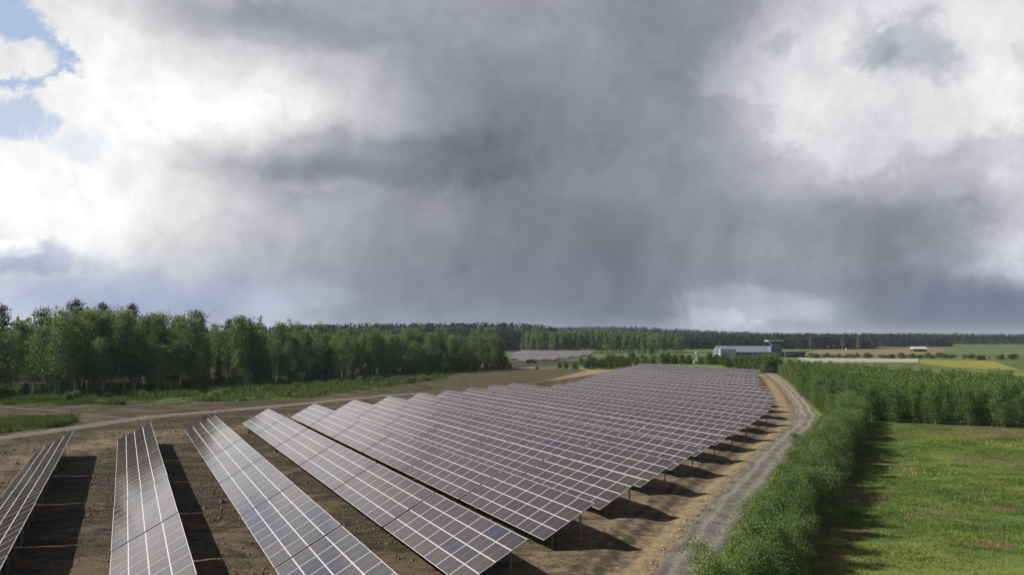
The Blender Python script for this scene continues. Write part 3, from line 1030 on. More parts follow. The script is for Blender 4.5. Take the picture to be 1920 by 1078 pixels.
def make_table(loc, full, dtilt, dyaw):
    root = empty('solar_table', loc, math.atan2(U[1], U[0]) + dyaw)
    rot = (TILT+dtilt, 0, 0)
    if full:
        for j in range(4):
            for i in range(7):
                o = mesh_obj('solar_panel', panel_me, root)
                x0, y0 = i*(PL+GAPX), j*(PH+GAPY)
                o.location = tp(x0, y0)
                o.rotation_euler = (TILT+dtilt*0+prnd.gauss(0, 0.0022)+dtilt, prnd.gauss(0, 0.0008), 0)
        for q in PURL[1::2]:
            o = mesh_obj('purlin', rail_me, root); o.location = tp(0, q, -0.045); o.rotation_euler = (TILT, 0, 0)
        for x in FRAMES:
            o = mesh_obj('rafter', rafter_me, root); o.location = tp(x, 0.25, -0.145)
            for q, me in ((Q_FRONT, front_me), (Q_REAR, rear_me)):
                o = mesh_obj('post', me, root); o.location = (x, tp(0, q, n_under)[1], 0)
    else:
        o = tag(mesh_obj('panel_array', array_me, root), kind='stuff'); o.location = tp(0, 0); o.rotation_euler = (TILT+dtilt, 0, 0)
        tag(mesh_obj('support_frame', support_me, root), kind='stuff')
    return root


ORD = ['zeroth', 'first', 'second', 'third', 'fourth', 'fifth', 'sixth', 'seventh', 'eighth', 'ninth', 'tenth', 'eleventh', 'twelfth', 'thirteenth', 'fourteenth', 'fifteenth', 'sixteenth']
T_R = [-20, 26.8, 89.2, 101.8, 119.4, 148.3, 190.6, 224]
S_R = [-12, -53.3, -107.3, -119, -138, -176, -226, -264]
T_L = [-10, 17.5, 88, 99.0, 101.5, 115.4, 130, 147, 185, 222]
S_L = [-121.4, -142.6, -201, -206, -194, -212, -231, -249, -294, -336]
for r in range(1, 27):
    t_low = 17.7+9.06*(r-4)
    sr, sl = np.interp(t_low, T_R, S_R), np.interp(t_low, T_L, S_L)
    if r == 4: sr = -45.4
    nt = 6 if r <= 12 else max(4, int((sr-sl)/TAB_PITCH+0.62))
    for k in range(nt):                             # k = 0 is the table by the road
        s0 = sr-TAB_PITCH*(k+1)+(TAB_PITCH-TAB_L)
        p = U*s0+N*t_low
        pc = U*(s0+8)+N*(t_low+2)
        z = float(zbase(*pc)) + 0.0
        o = make_table((p[0], p[1], z), r <= 14, prnd.gauss(0, 0.005), prnd.gauss(0, 0.0010))
        if r <= 14:
            if k == 0 and r > 3:
                lb = f'solar panel table at the road end of the {ORD[r]} row, counting from the sparse side'
            elif k == nt-1:
                lb = f'solar panel table at the forest end of the {ORD[r]} row, counting from sparse side'
            else:
                lb = f'solar panel table, {ORD[nt-k]} from the forest end, in the {ORD[r]} row from sparse side'
        else:
            lb = 'small far solar panel table in the tightly packed rows before the shrub belt'
        tag(o, lb, 'solar table', 'solar tables set out in parallel rows')

# the second solar field beyond the clearing
P_ARR2 = G((966, 679), (1046, 676), (1100, 667), (1104, 661), (985, 660.5), (966, 665))
cs = P_ARR2.mean(0)
for r in range(-45, 46):
    for k in range(-30, 31):
        c0 = cs + N*(r*9.06) + U*(k*TAB_PITCH)
        cc = c0 + U*8 + N*2
        if sdist(np.array([cc[0]]), np.array([cc[1]]), P_ARR2)[0] > 0:
            o = make_table((c0[0], c0[1], float(zbase(*c0))), False, 0, 0)
            tag(o, 'tiny grey solar table in the second array beyond the clearing with the dark van', 'solar table', 'solar tables of the second array')


# ------------------------------------------------------------------ plants
def scatter(poly, n, seed, box=None):
    rs = np.random.default_rng(seed)
    lo, hi = poly.min(0), poly.max(0)
    if box is not None: lo, hi = np.maximum(lo, box[0]), np.minimum(hi, box[1])
    p = rs.uniform(lo, hi, (n*4, 2))
    p = p[sdist(p[:, 0], p[:, 1], poly) > 0.3]
    p = p[np.abs(p[:, 0]/np.maximum(p[:, 1], 1)) < 0.68]
    return p[:n]


def tube_path(pts, radii, n, V, F):
    b = len(V)
    pts = [np.asarray(p, float) for p in pts]
    for i, (p, r) in enumerate(zip(pts, radii)):
        d = pts[min(i+1, len(pts)-1)]-pts[max(i-1, 0)]
        d = d/(np.linalg.norm(d)+1e-9)
        s = np.cross(d, [0.3, 0.9, 0.1]); s /= np.linalg.norm(s)+1e-9
        u = np.cross(s, d)
        for k in range(n):
            a = 2*math.pi*k/n
            V.append(p+(s*math.cos(a)+u*math.sin(a))*r)
    for i in range(len(pts)-1):
        for k in range(n):
            j = (k+1) % n
            F.append((b+i*n+k, b+i*n+j, b+(i+1)*n+j, b+(i+1)*n+k))


def leaf_quads(centres, size, rs, flat=0.0, aspect=0.62):
    n = len(centres)
    a = rs.normal(size=(n, 3)); a[:, 2] *= (1-flat*0.6)
    a /= np.linalg.norm(a, axis=1, keepdims=True)+1e-9
    b = rs.normal(size=(n, 3)); b -= a*(a*b).sum(1, keepdims=True); b /= np.linalg.norm(b, axis=1, keepdims=True)+1e-9
    s = size*rs.uniform(0.6, 1.35, (n, 1))
    a, b = a*s*0.5, b*s*0.5*aspect
    V = np.stack([centres-a, centres-b*1.0+a*0.1, centres+a, centres+b*1.0+a*0.1], 1).reshape(-1, 3)
    F = np.arange(n*4).reshape(-1, 4)
    return V, F


def birch(seed, H, base, Rm, nlimb, nclump, nleaf, leaf, clump_r, prof=0.55, stems=1, low=0.22):
    """returns (trunk verts, faces), leaf centres"""
    rs = np.random.default_rng(seed)
    V, F = [], []
    tops = []
    for sidx in range(stems):
        lean = rs.normal(0, 0.05 if stems == 1 else 0.16, 2)
        off = rs.normal(0, 0.0 if stems == 1 else 0.28, 2)
        hh = H*(0.97 if sidx == 0 else rs.uniform(0.7, 0.95))
        path = []
        for k in range(8):
            q = k/7
            path.append((off[0]+lean[0]*hh*q+0.05*H/10*math.sin(q*5+seed), off[1]+lean[1]*hh*q+0.05*H/10*math.cos(q*4+seed), hh*q-0.25*(k == 0)))
        r0 = 0.0105*H if stems == 1 else 0.009*H
        tube_path(path, [r0*(1-0.93*(k/7))+0.008 for k in range(8)], 6, V, F)
        tops.append(np.array(path))
    C = []
    def radius(q):
        return Rm*min(1.0, (q/low+0.18))**0.7*max(0.04, 1-q)**prof
    nst = len(tops)
    for k in range(nlimb):
        p = tops[k % nst]
        q = (k+rs.uniform(0.2, 0.8))/nlimb
        z = base+(H-base)*q*0.9
        i = min(6, int(z/H*7)); fr = z/H*7-i
        st0 = p[i]*(1-fr)+p[min(i+1, 7)]*fr
        a = k*2.4+rs.uniform(-0.4, 0.4)
        L = radius(q)*rs.uniform(0.75, 1.0)
        en = st0+np.array([math.cos(a)*L, math.sin(a)*L, L*rs.uniform(0.35, 0.9)])
        mid = (st0+en)/2+np.array([0, 0, 0.12*L])
        tube_path([st0, mid, en], [0.0032*H*(1-q*0.6), 0.002*H*(1-q*0.5), 0.006], 4, V, F)
    gapn = rs.uniform(0, 100, 3)
    made = 0
    cl = []
    while made < nclump:
        q = rs.uniform(0, 1)**0.85
        rr = radius(q)
        a = rs.uniform(0, 2*math.pi); fr = rs.uniform(0, 1)**0.45
        if rs.uniform() > (rr/Rm)**0.8+0.12: continue
        lob = 0.78+0.34*math.sin(a*3+gapn[0]+q*5)*math.sin(q*9+gapn[1]+a)
        z = base+(H-base)*q
        i = min(6, int(z/H*7)); f2 = z/H*7-i
        ax = tops[made % nst]; ax = ax[i]*(1-f2)+ax[min(i+1, 7)]*f2
        c = np.array([ax[0]+math.cos(a)*rr*fr*lob, ax[1]+math.sin(a)*rr*fr*lob, z])
        cl.append(c); made += 1
    cl = np.array(cl)
    cent = np.repeat(cl, nleaf, 0)
    sg = clump_r*rs.uniform(0.6, 1.25, (len(cl), 1)).repeat(nleaf, 0)
    cent = cent+rs.normal(size=cent.shape)*sg*np.array([1, 1, 0.72])
    cent[:, 2] = np.maximum(cent[:, 2], 0.05)
    LV, LF = leaf_quads(cent, leaf, rs)
    return (np.array(V), np.array(F)), (LV, LF)


def conifer(seed, H, base, Rm, leaf, tiers, per, kind='spruce'):
    rs = np.random.default_rng(seed)
    V, F = [], []
    path = [(0.02*H*math.sin(k), 0.01*H*math.cos(k*1.3), H*k/6-0.3*(k == 0)) for k in range(7)]
    path = [(p[0]*(i/6)*0.3, p[1]*(i/6)*0.3, p[2]) for i, p in enumerate(path)]
    tube_path(path, [0.011*H*(1-0.95*k/6)+0.01 for k in range(7)], 6, V, F)
    cen = []
    for k in range(tiers):
        q = (k+rs.uniform(0, 0.6))/tiers
        z = base+(H-base)*q
        if kind == 'spruce':
            rr = Rm*(1-q)**0.9+0.12
            nb = max(3, int(7*(1-q))+3)
        else:
            rr = Rm*math.sin(math.pi*min(1, 0.22+q*0.80))**0.7
            nb = 5
        for b in range(nb):
            a = rs.uniform(0, 2*math.pi)
            L = rr*rs.uniform(0.55, 1.08)
            dz = (-0.28*L if kind == 'spruce' else rs.uniform(0.0, 0.3)*L)
            if kind != 'spruce' or k % 2 == 0:
                tube_path([(0, 0, z), (math.cos(a)*L*0.9, math.sin(a)*L*0.9, z+dz*0.9)], [0.003*H*(1-q)+0.01, 0.008], 3, V, F)
            m = max(2, int(per*(0.3+L/Rm)))
            s = rs.uniform(0.15, 1, m)**0.7
            c = np.stack([math.cos(a)*L*s, math.sin(a)*L*s, z+dz*s], 1)
            sp = 0.16*Rm if kind == 'spruce' else 0.22*Rm
            cen.append(c+rs.normal(size=c.shape)*np.array([sp, sp, sp*0.45]))
    tip = np.zeros((6, 3)); tip[:, 2] = H+rs.uniform(-0.6, 0.15, 6); cen.append(tip+rs.normal(0, 0.06, (6, 3)))
    LV, LF = leaf_quads(np.concatenate(cen), leaf, rs, flat=0.5, aspect=0.5)
    return (np.array(V), np.array(F)), (LV, LF)


def plant_proto(geo, name, bark, leafm, trunk_name='trunk', crown_name='crown'):
    (tv, tf), (lv, lf) = geo
    return (np_mesh(trunk_name, tv, tf, [bark], smooth=True), np_mesh(crown_name, lv, lf, [leafm]), trunk_name, crown_name, name)


def plant(proto, x, y, scale, rz, label, cat, group, sink=0.05, zz=None, wide=1.0):
    tm, cm, tn, cn, name = proto
    z = float(zground(np.array([x]), np.array([y]), rough=False)[0]) if zz is None else zz
    o = empty(name, (x, y, z-sink), rz)
    o.scale = (scale*wide, scale*wide, scale)
    mesh_obj(tn, tm, o); mesh_obj(cn, cm, o)
    return tag(o, label, cat, group)


B_TALL = [plant_proto(birch(100+i, 20, 2.8+0.8*(i % 3), 4.3+0.4*(i % 4), 16, 165, 30, 0.42, 0.85, 0.42, low=0.35), 'birch_tree', M['birch_bark'], M['birch_leaf']) for i in range(6)]
B_MID = [plant_proto(birch(130+i, 14, 0.8, 3.1, 14, 150, 32, 0.36, 0.62, 0.50), 'birch_tree', M['birch_bark'], M['birch_leaf']) for i in range(4)]
PINE = [plant_proto(conifer(200+i, 26, 13, 3.3, 0.62, 17, 34, 'pine'), 'pine_tree', M['pine_bark'], M['pine_needle']) for i in range(3)]
SPRUCE = [plant_proto(conifer(220+i, 22, 1.5, 2.9, 0.55, 32, 14, 'spruce'), 'spruce_tree', M['bark'], M['spruce_needle']) for i in range(3)]
YOUNG = [plant_proto(birch(300+i, 7.0, 0.25, 1.6, 10, 125, 24, 0.22, 0.38, 0.5, low=0.14), 'young_birch', M['birch_bark'], M['young_leaf']) for i in range(6)]
HEDGE_P = [plant_proto(birch(400+i, 5.0, 0.25, 1.75, 14, 200, 56, 0.105, 0.28, 0.46, stems=3, low=0.12), 'hedge_willow', M['bark'], M['hedge_leaf'], 'stem', 'foliage') for i in range(5)]
BUSH = [plant_proto(birch(500+i, 3.6, 0.1, 1.9, 8, 80, 26, 0.30, 0.36, 0.45, stems=3, low=0.10), 'shrub', M['bark'], M['bush_leaf'], 'stem', 'foliage') for i in range(4)]
M['bright_leaf'] = leaf_mat('bright_bush_leaf', (0.055, 0.105, 0.022), (0.140, 0.205, 0.048), 0.40)
BUSH_L = [plant_proto(birch(520+i, 3.6, 0.1, 1.9, 8, 60, 18, 0.42, 0.36, 0.45, stems=3, low=0.10), 'shrub', M['bark'], M['bright_leaf'], 'stem', 'foliage') for i in range(3)]
FAR_B = [plant_proto(birch(600+i, 17, 2.0, 3.0, 6, 55, 12, 1.1, 0.9, 0.6), 'birch_tree', M['birch_bark'], M['birch_leaf']) for i in range(3)]
FAR_S = [plant_proto(conifer(620+i, 22, 3.0, 3.4, 1.15, 18, 7, 'spruce'), 'spruce_tree', M['bark'], M['far_needle']) for i in range(3)]

pr = random.Random(5)


def along(line, off_lo, off_hi, step, jit):
    """points beside a polyline, to its left by off metres"""
    out = []
    L = np.concatenate([[0], np.cumsum(np.hypot(*np.diff(line, axis=0).T))])
    s = 0.0
    while s < L[-1]:
        i = min(len(line)-2, int(np.searchsorted(L, s, side='right')-1))
        d = (line[i+1]-line[i])/np.linalg.norm(line[i+1]-line[i])
        nrm = np.array([-d[1], d[0]])
        p = line[i]+d*(s-L[i])+nrm*pr.uniform(off_lo, off_hi)
        out.append((p[0]+pr.uniform(-jit, jit), p[1]+pr.uniform(-jit, jit), s/L[-1]))
        s += step*pr.uniform(0.65, 1.35)
    return out


# forest at the left: birches at the edge, more birches and conifers behind
def hprof(q):
    """height of the wood's edge along its front, 0 = nearest corner"""
    return np.interp(q, [0, 0.25, 0.5, 0.75, 1.0], [1.02, 1.0, 0.90, 0.86, 0.80])


nb = 0
for k, (lo, hi, st, lab) in enumerate([(-3.5, 3, 3.1, 'front'), (4, 9, 4.2, 'second'), (11, 16, 5.0, 'third')]):
    for x, y, q in along(FOREST_FRONT, lo, hi, st, 1.2):
        if k == 0 and pr.random() < (0.40 if q < 0.35 else 0.05): continue
        s = hprof(q)*pr.uniform(0.74, 1.04)*(0.84+0.26*float(vnoise(np.array(q*17.0), np.array(k*3.7), 61)))
        small = (k == 0 and pr.random() < 0.6)
        if small:
            plant(pr.choice(B_MID), x, y, s*pr.uniform(0.5, 1.1), pr.uniform(0, 6.28), 'low birch leafy to the ground at the forest edge above the brown strip', 'tree', 'birches along the forest edge', wide=pr.uniform(0.9, 1.35))
        elif pr.random() < 0.07:
            plant(pr.choice(SPRUCE), x, y, s*pr.uniform(0.6, 0.95), pr.uniform(0, 6.28), f'dark narrow spruce wedged between birches in the {ORD[k+1]} line of the forest', 'tree', 'spruces in the forest')
        elif k == 0:
            plant(pr.choice(B_TALL), x, y, s*0.95, pr.uniform(0, 6.28), 'tall birch with bare lower stem standing in the forest front line', 'tree', 'birches along the forest edge', wide=pr.uniform(0.8, 1.3))
        else:
            plant(pr.choice(B_TALL), x, y, s*pr.uniform(1.0, 1.1), pr.uniform(0, 6.28), f"{'towering' if s > 0.95 else 'tall' if s > 0.86 else 'lower'} birch crown in the {ORD[k+1]} line of trees behind the {'grassy' if q < 0.55 else 'dark shaded'} forest foot", 'tree', 'birches inside the forest', wide=pr.uniform(0.8, 1.3))
        nb += 1
for x, y, q in along(FOREST_FRONT, 18, 30, 6.5, 2.0):
    if pr.random() < 0.55:
        plant(pr.choice(SPRUCE), x, y, hprof(q)*pr.uniform(0.85, 1.1), pr.uniform(0, 6.28), 'dark spruce spire among birch crowns deep in the left forest', 'tree', 'spruces in the forest')
    else:
        plant(pr.choice(B_TALL), x, y, hprof(q)*pr.uniform(1.0, 1.12), pr.uniform(0, 6.28), 'tall birch whose crown rises just behind the forest front line', 'tree', 'birches inside the forest')
# the pines that stand above the birches, each where its crown breaks the skyline
for px, pytop, dist, wide, lb in [(3, 572, 232, 1.0, 'dark pine topping the skyline where the forest leaves the frame'),
                          (141, 562, 235, 1.15, 'broad-crowned pine, tallest above the birches'),
                          (193, 568, 240, 0.9, 'dense dark pine rising next to the broad-crowned tallest pine'),
                          (249, 569, 245, 0.85, 'round-topped dark pine alone above a pale birch crown'),
                          (380, 597, 262, 0.7, 'small pine tip peeping over the birch crowns'),
                          (430, 598, 275, 0.9, 'wide dark pine top just clearing birch crowns')]:
    az_x = (px-960)/FPX
    x, y = az_x*dist, dist
    ztop = CAM_H+(630.1-pytop)/FPX*dist
    plant(PINE[pr.randrange(3)], x, y, (ztop+0.2)/26.0, pr.uniform(0, 6.28), lb, 'tree', 'pines above the forest', wide=wide)

# conifer wood behind the forest edge, as far as the clearing
for row in range(3):
    px = 470+row*6
    while px < 1040:
        dist = 885+row*18+pr.uniform(-7, 7)
        x = (px-960)/FPX*dist
        pyt = np.interp(px, [470, 560, 700, 900, 1000, 1040], [612, 609, 607, 605, 606, 613])+pr.uniform(-1.5, 4)
        ztop = CAM_H+(630.1-pyt)/FPX*dist
        if pr.random() < 0.75:
            plant(pr.choice(FAR_S), x, dist, (ztop+1)/22.0, pr.uniform(0, 6.28), 'dark conifer in the even wood behind the birch forest', 'tree', 'conifers of the wood behind')
        else:
            plant(pr.choice(FAR_B), x, dist, (ztop+1)/20.0, pr.uniform(0, 6.28), 'lighter birch mixed into the even dark wood behind the birch forest', 'tree', 'birches of the wood behind')
        px += pr.uniform(5, 9)
# birch stand on the far side of the clearing
for row in range(3):
    px = 980+row*5
    while px < 1282:
        dist = 800+row*22+pr.uniform(-12, 12)
        pyt = np.interp(px, [980, 1060, 1140, 1200, 1282], [622, 619, 618, 622, 628])+pr.uniform(-2, 7)
        ztop = CAM_H+(630.1-pyt)/FPX*dist
        plant(pr.choice(FAR_B), (px-960)/FPX*dist, dist, (ztop+1)/17.0, pr.uniform(0, 6.28), 'pale green birch in the far stand beyond the second solar array', 'tree', 'birches of the far stand')
        px += pr.uniform(5, 12)
for px, py, pyt, lb in [(1137, 664, 619, 'full rounded tree standing out before the far birch stand'), (1060, 662, 624, 'dark full tree with trunk at the far clearing edge'), (1222, 672, 628, 'slim pale birch rising from the shrub belt'), (1205, 672, 632, 'shorter birch rising from the shrub belt'), (1183, 668, 636, 'small birch at the left end of the shrub belt trees')]:
    p = unproj(px, py)
    plant(pr.choice(FAR_B), p[0], p[1], (py-pyt)/FPX*p[1]/17.0, pr.uniform(0, 6.28), lb, 'tree', 'trees round the clearing')

# shrubs of the belt beyond the array
for px, py, w in [(1048, 690, .7), (1062, 691, .9), (1080, 692, 1.0), (1098, 692, 1.1), (1112, 692, 1.3), (1125, 692, 1.5), (1140, 692, 1.6), (1152, 691, 1.6), (1165, 690, 1.5), (1176, 689, 1.3), (1195, 688, 1.5), (1210, 687, 1.5), (1222, 688, 1.4), (1240, 682, 1.5), (1253, 682, 1.6), (1266, 682, 1.5), (1280, 683, 1.6), (1292, 683, 1.3), (1318, 683, 1.4), (1331, 684, 1.6), (1344, 684, 1.6), (1356, 685, 1.6), (1366, 690, 1.6), (1378, 689, 1.5), (1390, 690, 1.5), (1402, 691, 1.6), (1414, 692, 1.6), (1426, 696, 1.8), (1438, 699, 1.9), (1450, 699, 1.9), (1458, 697, 1.9), (1106, 683, 1.2), (1090, 684, 1.1), (1150, 682, 1.4), (1185, 680, 1.6)]:
    p = unproj(px, py)
    plant(pr.choice(BUSH), p[0], p[1], w*pr.uniform(0.9, 1.15), pr.uniform(0, 6.28), 'dark green shrub in the belt between the array and the hall', 'shrub', 'shrubs of the belt beyond the array')
for i in range(80):
    px = pr.uniform(1508, 1915); py = 671+pr.uniform(-1.5, 1.0)+(2.5 if px > 1830 else 0)
    p = unproj(px, py)
    plant(pr.choice(BUSH), p[0], p[1], pr.uniform(0.35, 1.0), pr.uniform(0, 6.28), 'low shrub in the ragged line between stubble and yellow field', 'shrub', 'shrubs between the far fields', wide=pr.uniform(1.2, 2.2))

# hedge of willows along the gravel road
for row, (lo, hi, st) in enumerate([(-1.4, -0.7, 1.75), (-0.1, 0.7, 1.9)]):
    for x, y, q in along(HEDGE, lo, hi, st, 0.35):
        sc = np.interp(q, [0, 0.6, 1.0], [0.90, 1.0, 1.10])*pr.uniform(0.70, 1.12)
        plant(pr.choice(HEDGE_P), x, y, sc, pr.uniform(0, 6.28), f"{'tall' if sc > 1.0 else 'low' if sc < 0.82 else 'middling'} bushy willow on the {'road' if row else 'meadow'} side of the hedge, {'near the road junction' if q > 0.66 else 'where the meadow is wide' if q < 0.33 else 'midway along it'}", 'shrub', 'willows of the roadside hedge')
# shrubs on the road's edge further up, where the hedge meets the young birches
for x, y, q in along(ROAD_UP[:-8], -5.6, -3.9, 2.4, 0.5):
    plant(pr.choice(HEDGE_P), x, y, pr.uniform(0.55, 0.95), pr.uniform(0, 6.28), 'bushy willow on the verge where the road runs past young birches', 'shrub', 'willows on the upper road verge')

# plantation of young birches
pts = []
for i in range(60):
    for j in range(80):
        pts.append((40+i*2.9+pr.uniform(-1, 1)+(j % 2)*1.4, 130+j*2.8+pr.uniform(-1, 1)))
pts = np.array(pts)
ins = sdist(pts[:, 0], pts[:, 1], P_PLANT) > 0.6
pts = pts[ins]
vis = np.abs(pts[:, 0]/pts[:, 1]) < 0.66
pts = pts[vis]
order = np.argsort(-sdist(pts[:, 0], pts[:, 1], P_PLANT)*0 + pts[:, 1])
edge_d = np.minimum(ldist(pts[:, 0], pts[:, 1], G((1592, 787), (1760, 796), (1960, 806)))[0], ldist(pts[:, 0], pts[:, 1], G((1468, 694), (1498, 738), (1538, 772)))[0]*1.6)
order = np.argsort(edge_d + pts[:, 1]*0.10)
near_p, rest_p = pts[order[:290]], pts[order[290:]]
for x, y in near_p:
    sc = pr.uniform(0.55, 1.0)*(0.85+0.25*float(fbm(np.array(x/9), np.array(y/9), 64))); fe = ldist(np.array([x]), np.array([y]), G((1592, 787), (1760, 796), (1960, 806)))[0][0]
    plant(pr.choice(YOUNG), x, y, sc, pr.uniform(0, 6.28), wide=pr.uniform(0.9, 1.3), label=f"{'tall' if sc > 0.85 else 'short' if sc < 0.68 else 'middle-sized'} young birch {'at the meadow edge of the plantation' if fe < 4 else 'in the second ranks behind the meadow edge' if fe < 10 else 'deep inside the plantation'}", cat='tree', group='young birches of the plantation')


def merged_plants(name, items, protos, label, cat=None, kindm=None):
    """items: (x, y, z, scale, rot, proto index); one object for what nobody could count"""
    VV, FF, n = [], [], 0
    for x, y, z, s, a, pi in items:
        v, f = protos[pi]
        c, sn = math.cos(a), math.sin(a)
        w = np.empty_like(v)
        w[:, 0] = (v[:, 0]*c-v[:, 1]*sn)*s+x; w[:, 1] = (v[:, 0]*sn+v[:, 1]*c)*s+y; w[:, 2] = v[:, 2]*s+z
        VV.append(w); FF.append(f+n); n += len(v)
    me = np_mesh(name, np.concatenate(VV), np.concatenate(FF), [kindm])
    return tag(mesh_obj(name, me), label, cat, None, 'stuff')


low_y = [birch(700+i, 7.0, 0.6, 1.6, 2, 42, 9, 0.48, 0.42, 0.5)[1] for i in range(4)]
items = [(x, y, float(zbase(x, y)), pr.uniform(0.66, 0.96), pr.uniform(0, 6.28), pr.randrange(4)) for x, y in rest_p]
merged_plants('plantation_wood', items, low_y, 'mass of young birch crowns filling the plantation', 'wood', M['young_leaf'])
print('plantation', len(near_p), len(rest_p), 'forest birches', nb)

low_b = [birch(740+i, 19, 2.0, 4.0, 2, 42, 8, 1.15, 0.95, 0.5)[1] for i in range(4)]
items = []
for lo, hi in ((30, 42), (42, 56), (56, 72), (72, 95)):
    for x, y, q in along(FOREST_FRONT, lo, hi, 5.0, 2.0):
        items.append((x, y, float(zbase(x, y)), hprof(q)*pr.uniform(0.85, 1.08), pr.uniform(0, 6.28), pr.randrange(4)))
merged_plants('forest_interior', items, low_b, 'crowns of the forest interior behind its front birches', 'wood', M['birch_leaf'])

# undergrowth shrubs at the forest foot
for x, y, q in along(FOREST_FRONT, -1.5, 5, 3.6, 1.0):
    plant(pr.choice(BUSH), x, y, pr.uniform(0.45, 0.95)*(1.25 if q > 0.45 else 0.9), pr.uniform(0, 6.28), 'leafy undergrowth shrub at the foot of the forest front', 'shrub', 'undergrowth shrubs of the forest foot')

for i in range(90):
    P = P_LUSH[0]
    q = scatter(P, 1, 900+i)
    if len(q):
        x, y = q[0]
        plant(BUSH_L[i % 3], x, y, pr.uniform(0.22, 0.55), pr.uniform(0, 6.28), 'knee-high bright green bush among the weeds along the forest foot', 'shrub', 'low bushes among the weeds', wide=pr.uniform(1.0, 1.9))

# far woods on the horizon
low_c = [conifer(720, 18, 2.0, 3.6, 2.6, 7, 2, 'spruce')[1], birch(721, 16.5, 2.0, 4.4, 2, 26, 3, 2.6, 1.2, 0.35)[1], birch(722, 15.5, 1.0, 4.8, 2, 26, 3, 2.6, 1.2, 0.35)[1]]


def far_wood(name, pts3, mat, label):
    items = [(x, y, z, s, pr.uniform(0, 6.28), pr.randrange(3)) for x, y, z, s in pts3]
    merged_plants(name, items, low_c, label, 'wood', mat)


L1, L2 = [], []
for i in range(3000):
    px = pr.uniform(1020, 2040); dist = pr.uniform(1500, 2300)
    x = (px-960)/FPX*dist
    L1.append((x, dist, float(zbase(x, dist))-1, pr.uniform(0.8, 1.15)))
for i in range(1300):
    px = pr.uniform(1275, 1780); dist = pr.uniform(1010, 1180)
    if px > 1640: dist = pr.uniform(1250, 1400)
    x = (px-960)/FPX*dist
    L2.append((x, dist, float(zbase(x, dist))-1, pr.uniform(0.85, 1.1)*np.interp(px, [1275, 1400, 1620, 1780], [1.0, 0.95, 1.0, 0.9])))
L4 = []
for i in range(420):
    px = pr.uniform(430, 1046); dist = pr.uniform(935, 1040)
    x = (px-960)/FPX*dist
    pyt = np.interp(px, [430, 560, 700, 900, 1000, 1046], [614, 610, 607.5, 605.5, 607, 616])+pr.uniform(-0.5, 3)
    L4.append((x, dist, float(zbase(x, dist))-1, (CAM_H+(630.1-pyt)/FPX*dist+2)/18.0))
far_wood('conifer_wood', L4, M['spruce_needle'], 'even dark conifer wood showing over the birch forest')
far_wood('ridge_wood', L1, M['far_needle'], 'dark blue-green conifer wood covering the far low ridge')
far_wood('field_wood', L2, M['far_needle'], 'dark conifer wood closing off the far fields behind the hall')
L3 = []
for i in range(900):
    px = pr.uniform(-300, 1060); dist = pr.uniform(1500, 2300)
    x = (px-960)/FPX*dist
    L3.append((x, dist, float(zbase(x, dist))-1, pr.uniform(0.8, 1.1)))
far_wood('ridge_wood', L3, M['far_needle'], 'far conifer wood on the ridge behind the left forest')
for px, lb in [(1518, 'pale birch at the edge of the dark far wood right of the tower'), (1522, 'second pale birch close beside the first at the dark wood edge'), (1581, 'lone slim birch against the dark far wood'), (1578, 'short birch beside the lone slim one'), (1608, 'birch nearer the barn before the dark wood')]:
    p = ((px-960)/FPX*1000, 1000)
    plant(pr.choice(FAR_B), p[0], p[1], 0.95, pr.uniform(0, 6.28), lb, 'tree', 'birches before the far wood')


# ------------------------------------------------------------------ grass, weeds, clods
def tufts(name, pts, h, nb, mat, label=None, spread=0.12, wid=0.02, cat=None):
    rs = np.random.default_rng(len(pts))
    n = len(pts)
    z = zground(pts[:, 0], pts[:, 1], rough=False)
    P = np.repeat(np.column_stack([pts, z]), nb, 0)
    hh = (np.repeat(h, nb) if np.ndim(h) else h)*rs.uniform(0.55, 1.25, n*nb)
    a = rs.uniform(0, 6.28, n*nb)
    base = P+np.column_stack([rs.normal(0, spread, (n*nb, 2)), np.full(n*nb, -0.03)])
    sd = np.column_stack([np.cos(a), np.sin(a), np.zeros(n*nb)])*(wid*rs.uniform(0.7, 1.6, (n*nb, 1)))
    ln = np.column_stack([rs.normal(0, 0.35, (n*nb, 2))*hh[:, None], hh])
    V = np.stack([base-sd, base+sd, base+ln], 1).reshape(-1, 3)
    me = np_mesh(name, V, np.arange(len(V)).reshape(-1, 3), [mat])
    return tag(mesh_obj(name, me), label, cat, None, 'stuff')


def blade_mat(name, fixed=None):
    m, t, b = new_mat(name)
    p = pos(t)
    isl = t.node('ShaderNodeNewGeometry').outputs['Random Per Island']
    c = grass_colour(t, p) if fixed is None else t.mix(isl, *fixed)
    c = t.vmath('SCALE', c, scale=t.math('MULTIPLY_ADD', isl, 0.8, 0.7))
    if fixed is None:
        c = t.mix(t.smooth(isl, 0.93, 1.0), c, (0.26, 0.21, 0.11))
    t.put(b.inputs['Base Color'], c)
    b.inputs['Roughness'].default_value = 0.6
    b.inputs['Specular IOR Level'].default_value = 0.2
    tr = t.node('ShaderNodeBsdfTranslucent'); t.put(tr.inputs['Color'], c)
    mx = t.node('ShaderNodeMixShader'); mx.inputs[0].default_value = 0.3
    t.l.new(b.outputs[0], mx.inputs[1]); t.l.new(tr.outputs[0], mx.inputs[2])
    t.l.new(mx.outputs[0], t.n['Material Output'].inputs['Surface'])
    return m


M['blade'] = blade_mat('meadow_blade')
M['dry_blade'] = blade_mat('dry_blade', ((0.080, 0.060, 0.030), (0.27, 0.205, 0.115)))
M['weed'] = blade_mat('lush_weed', ((0.036, 0.070, 0.014), (0.092, 0.135, 0.028)))
M['dandelion'] = simple_mat('yellow_flower', (0.55, 0.47, 0.03), 0.6)
M['straw'] = simple_mat('dry_straw', (0.34, 0.26, 0.15), 0.8)
M['clod'] = simple_mat('soil_clod', (0.075, 0.055, 0.036), 0.95, 0, 0.25, 1.0)


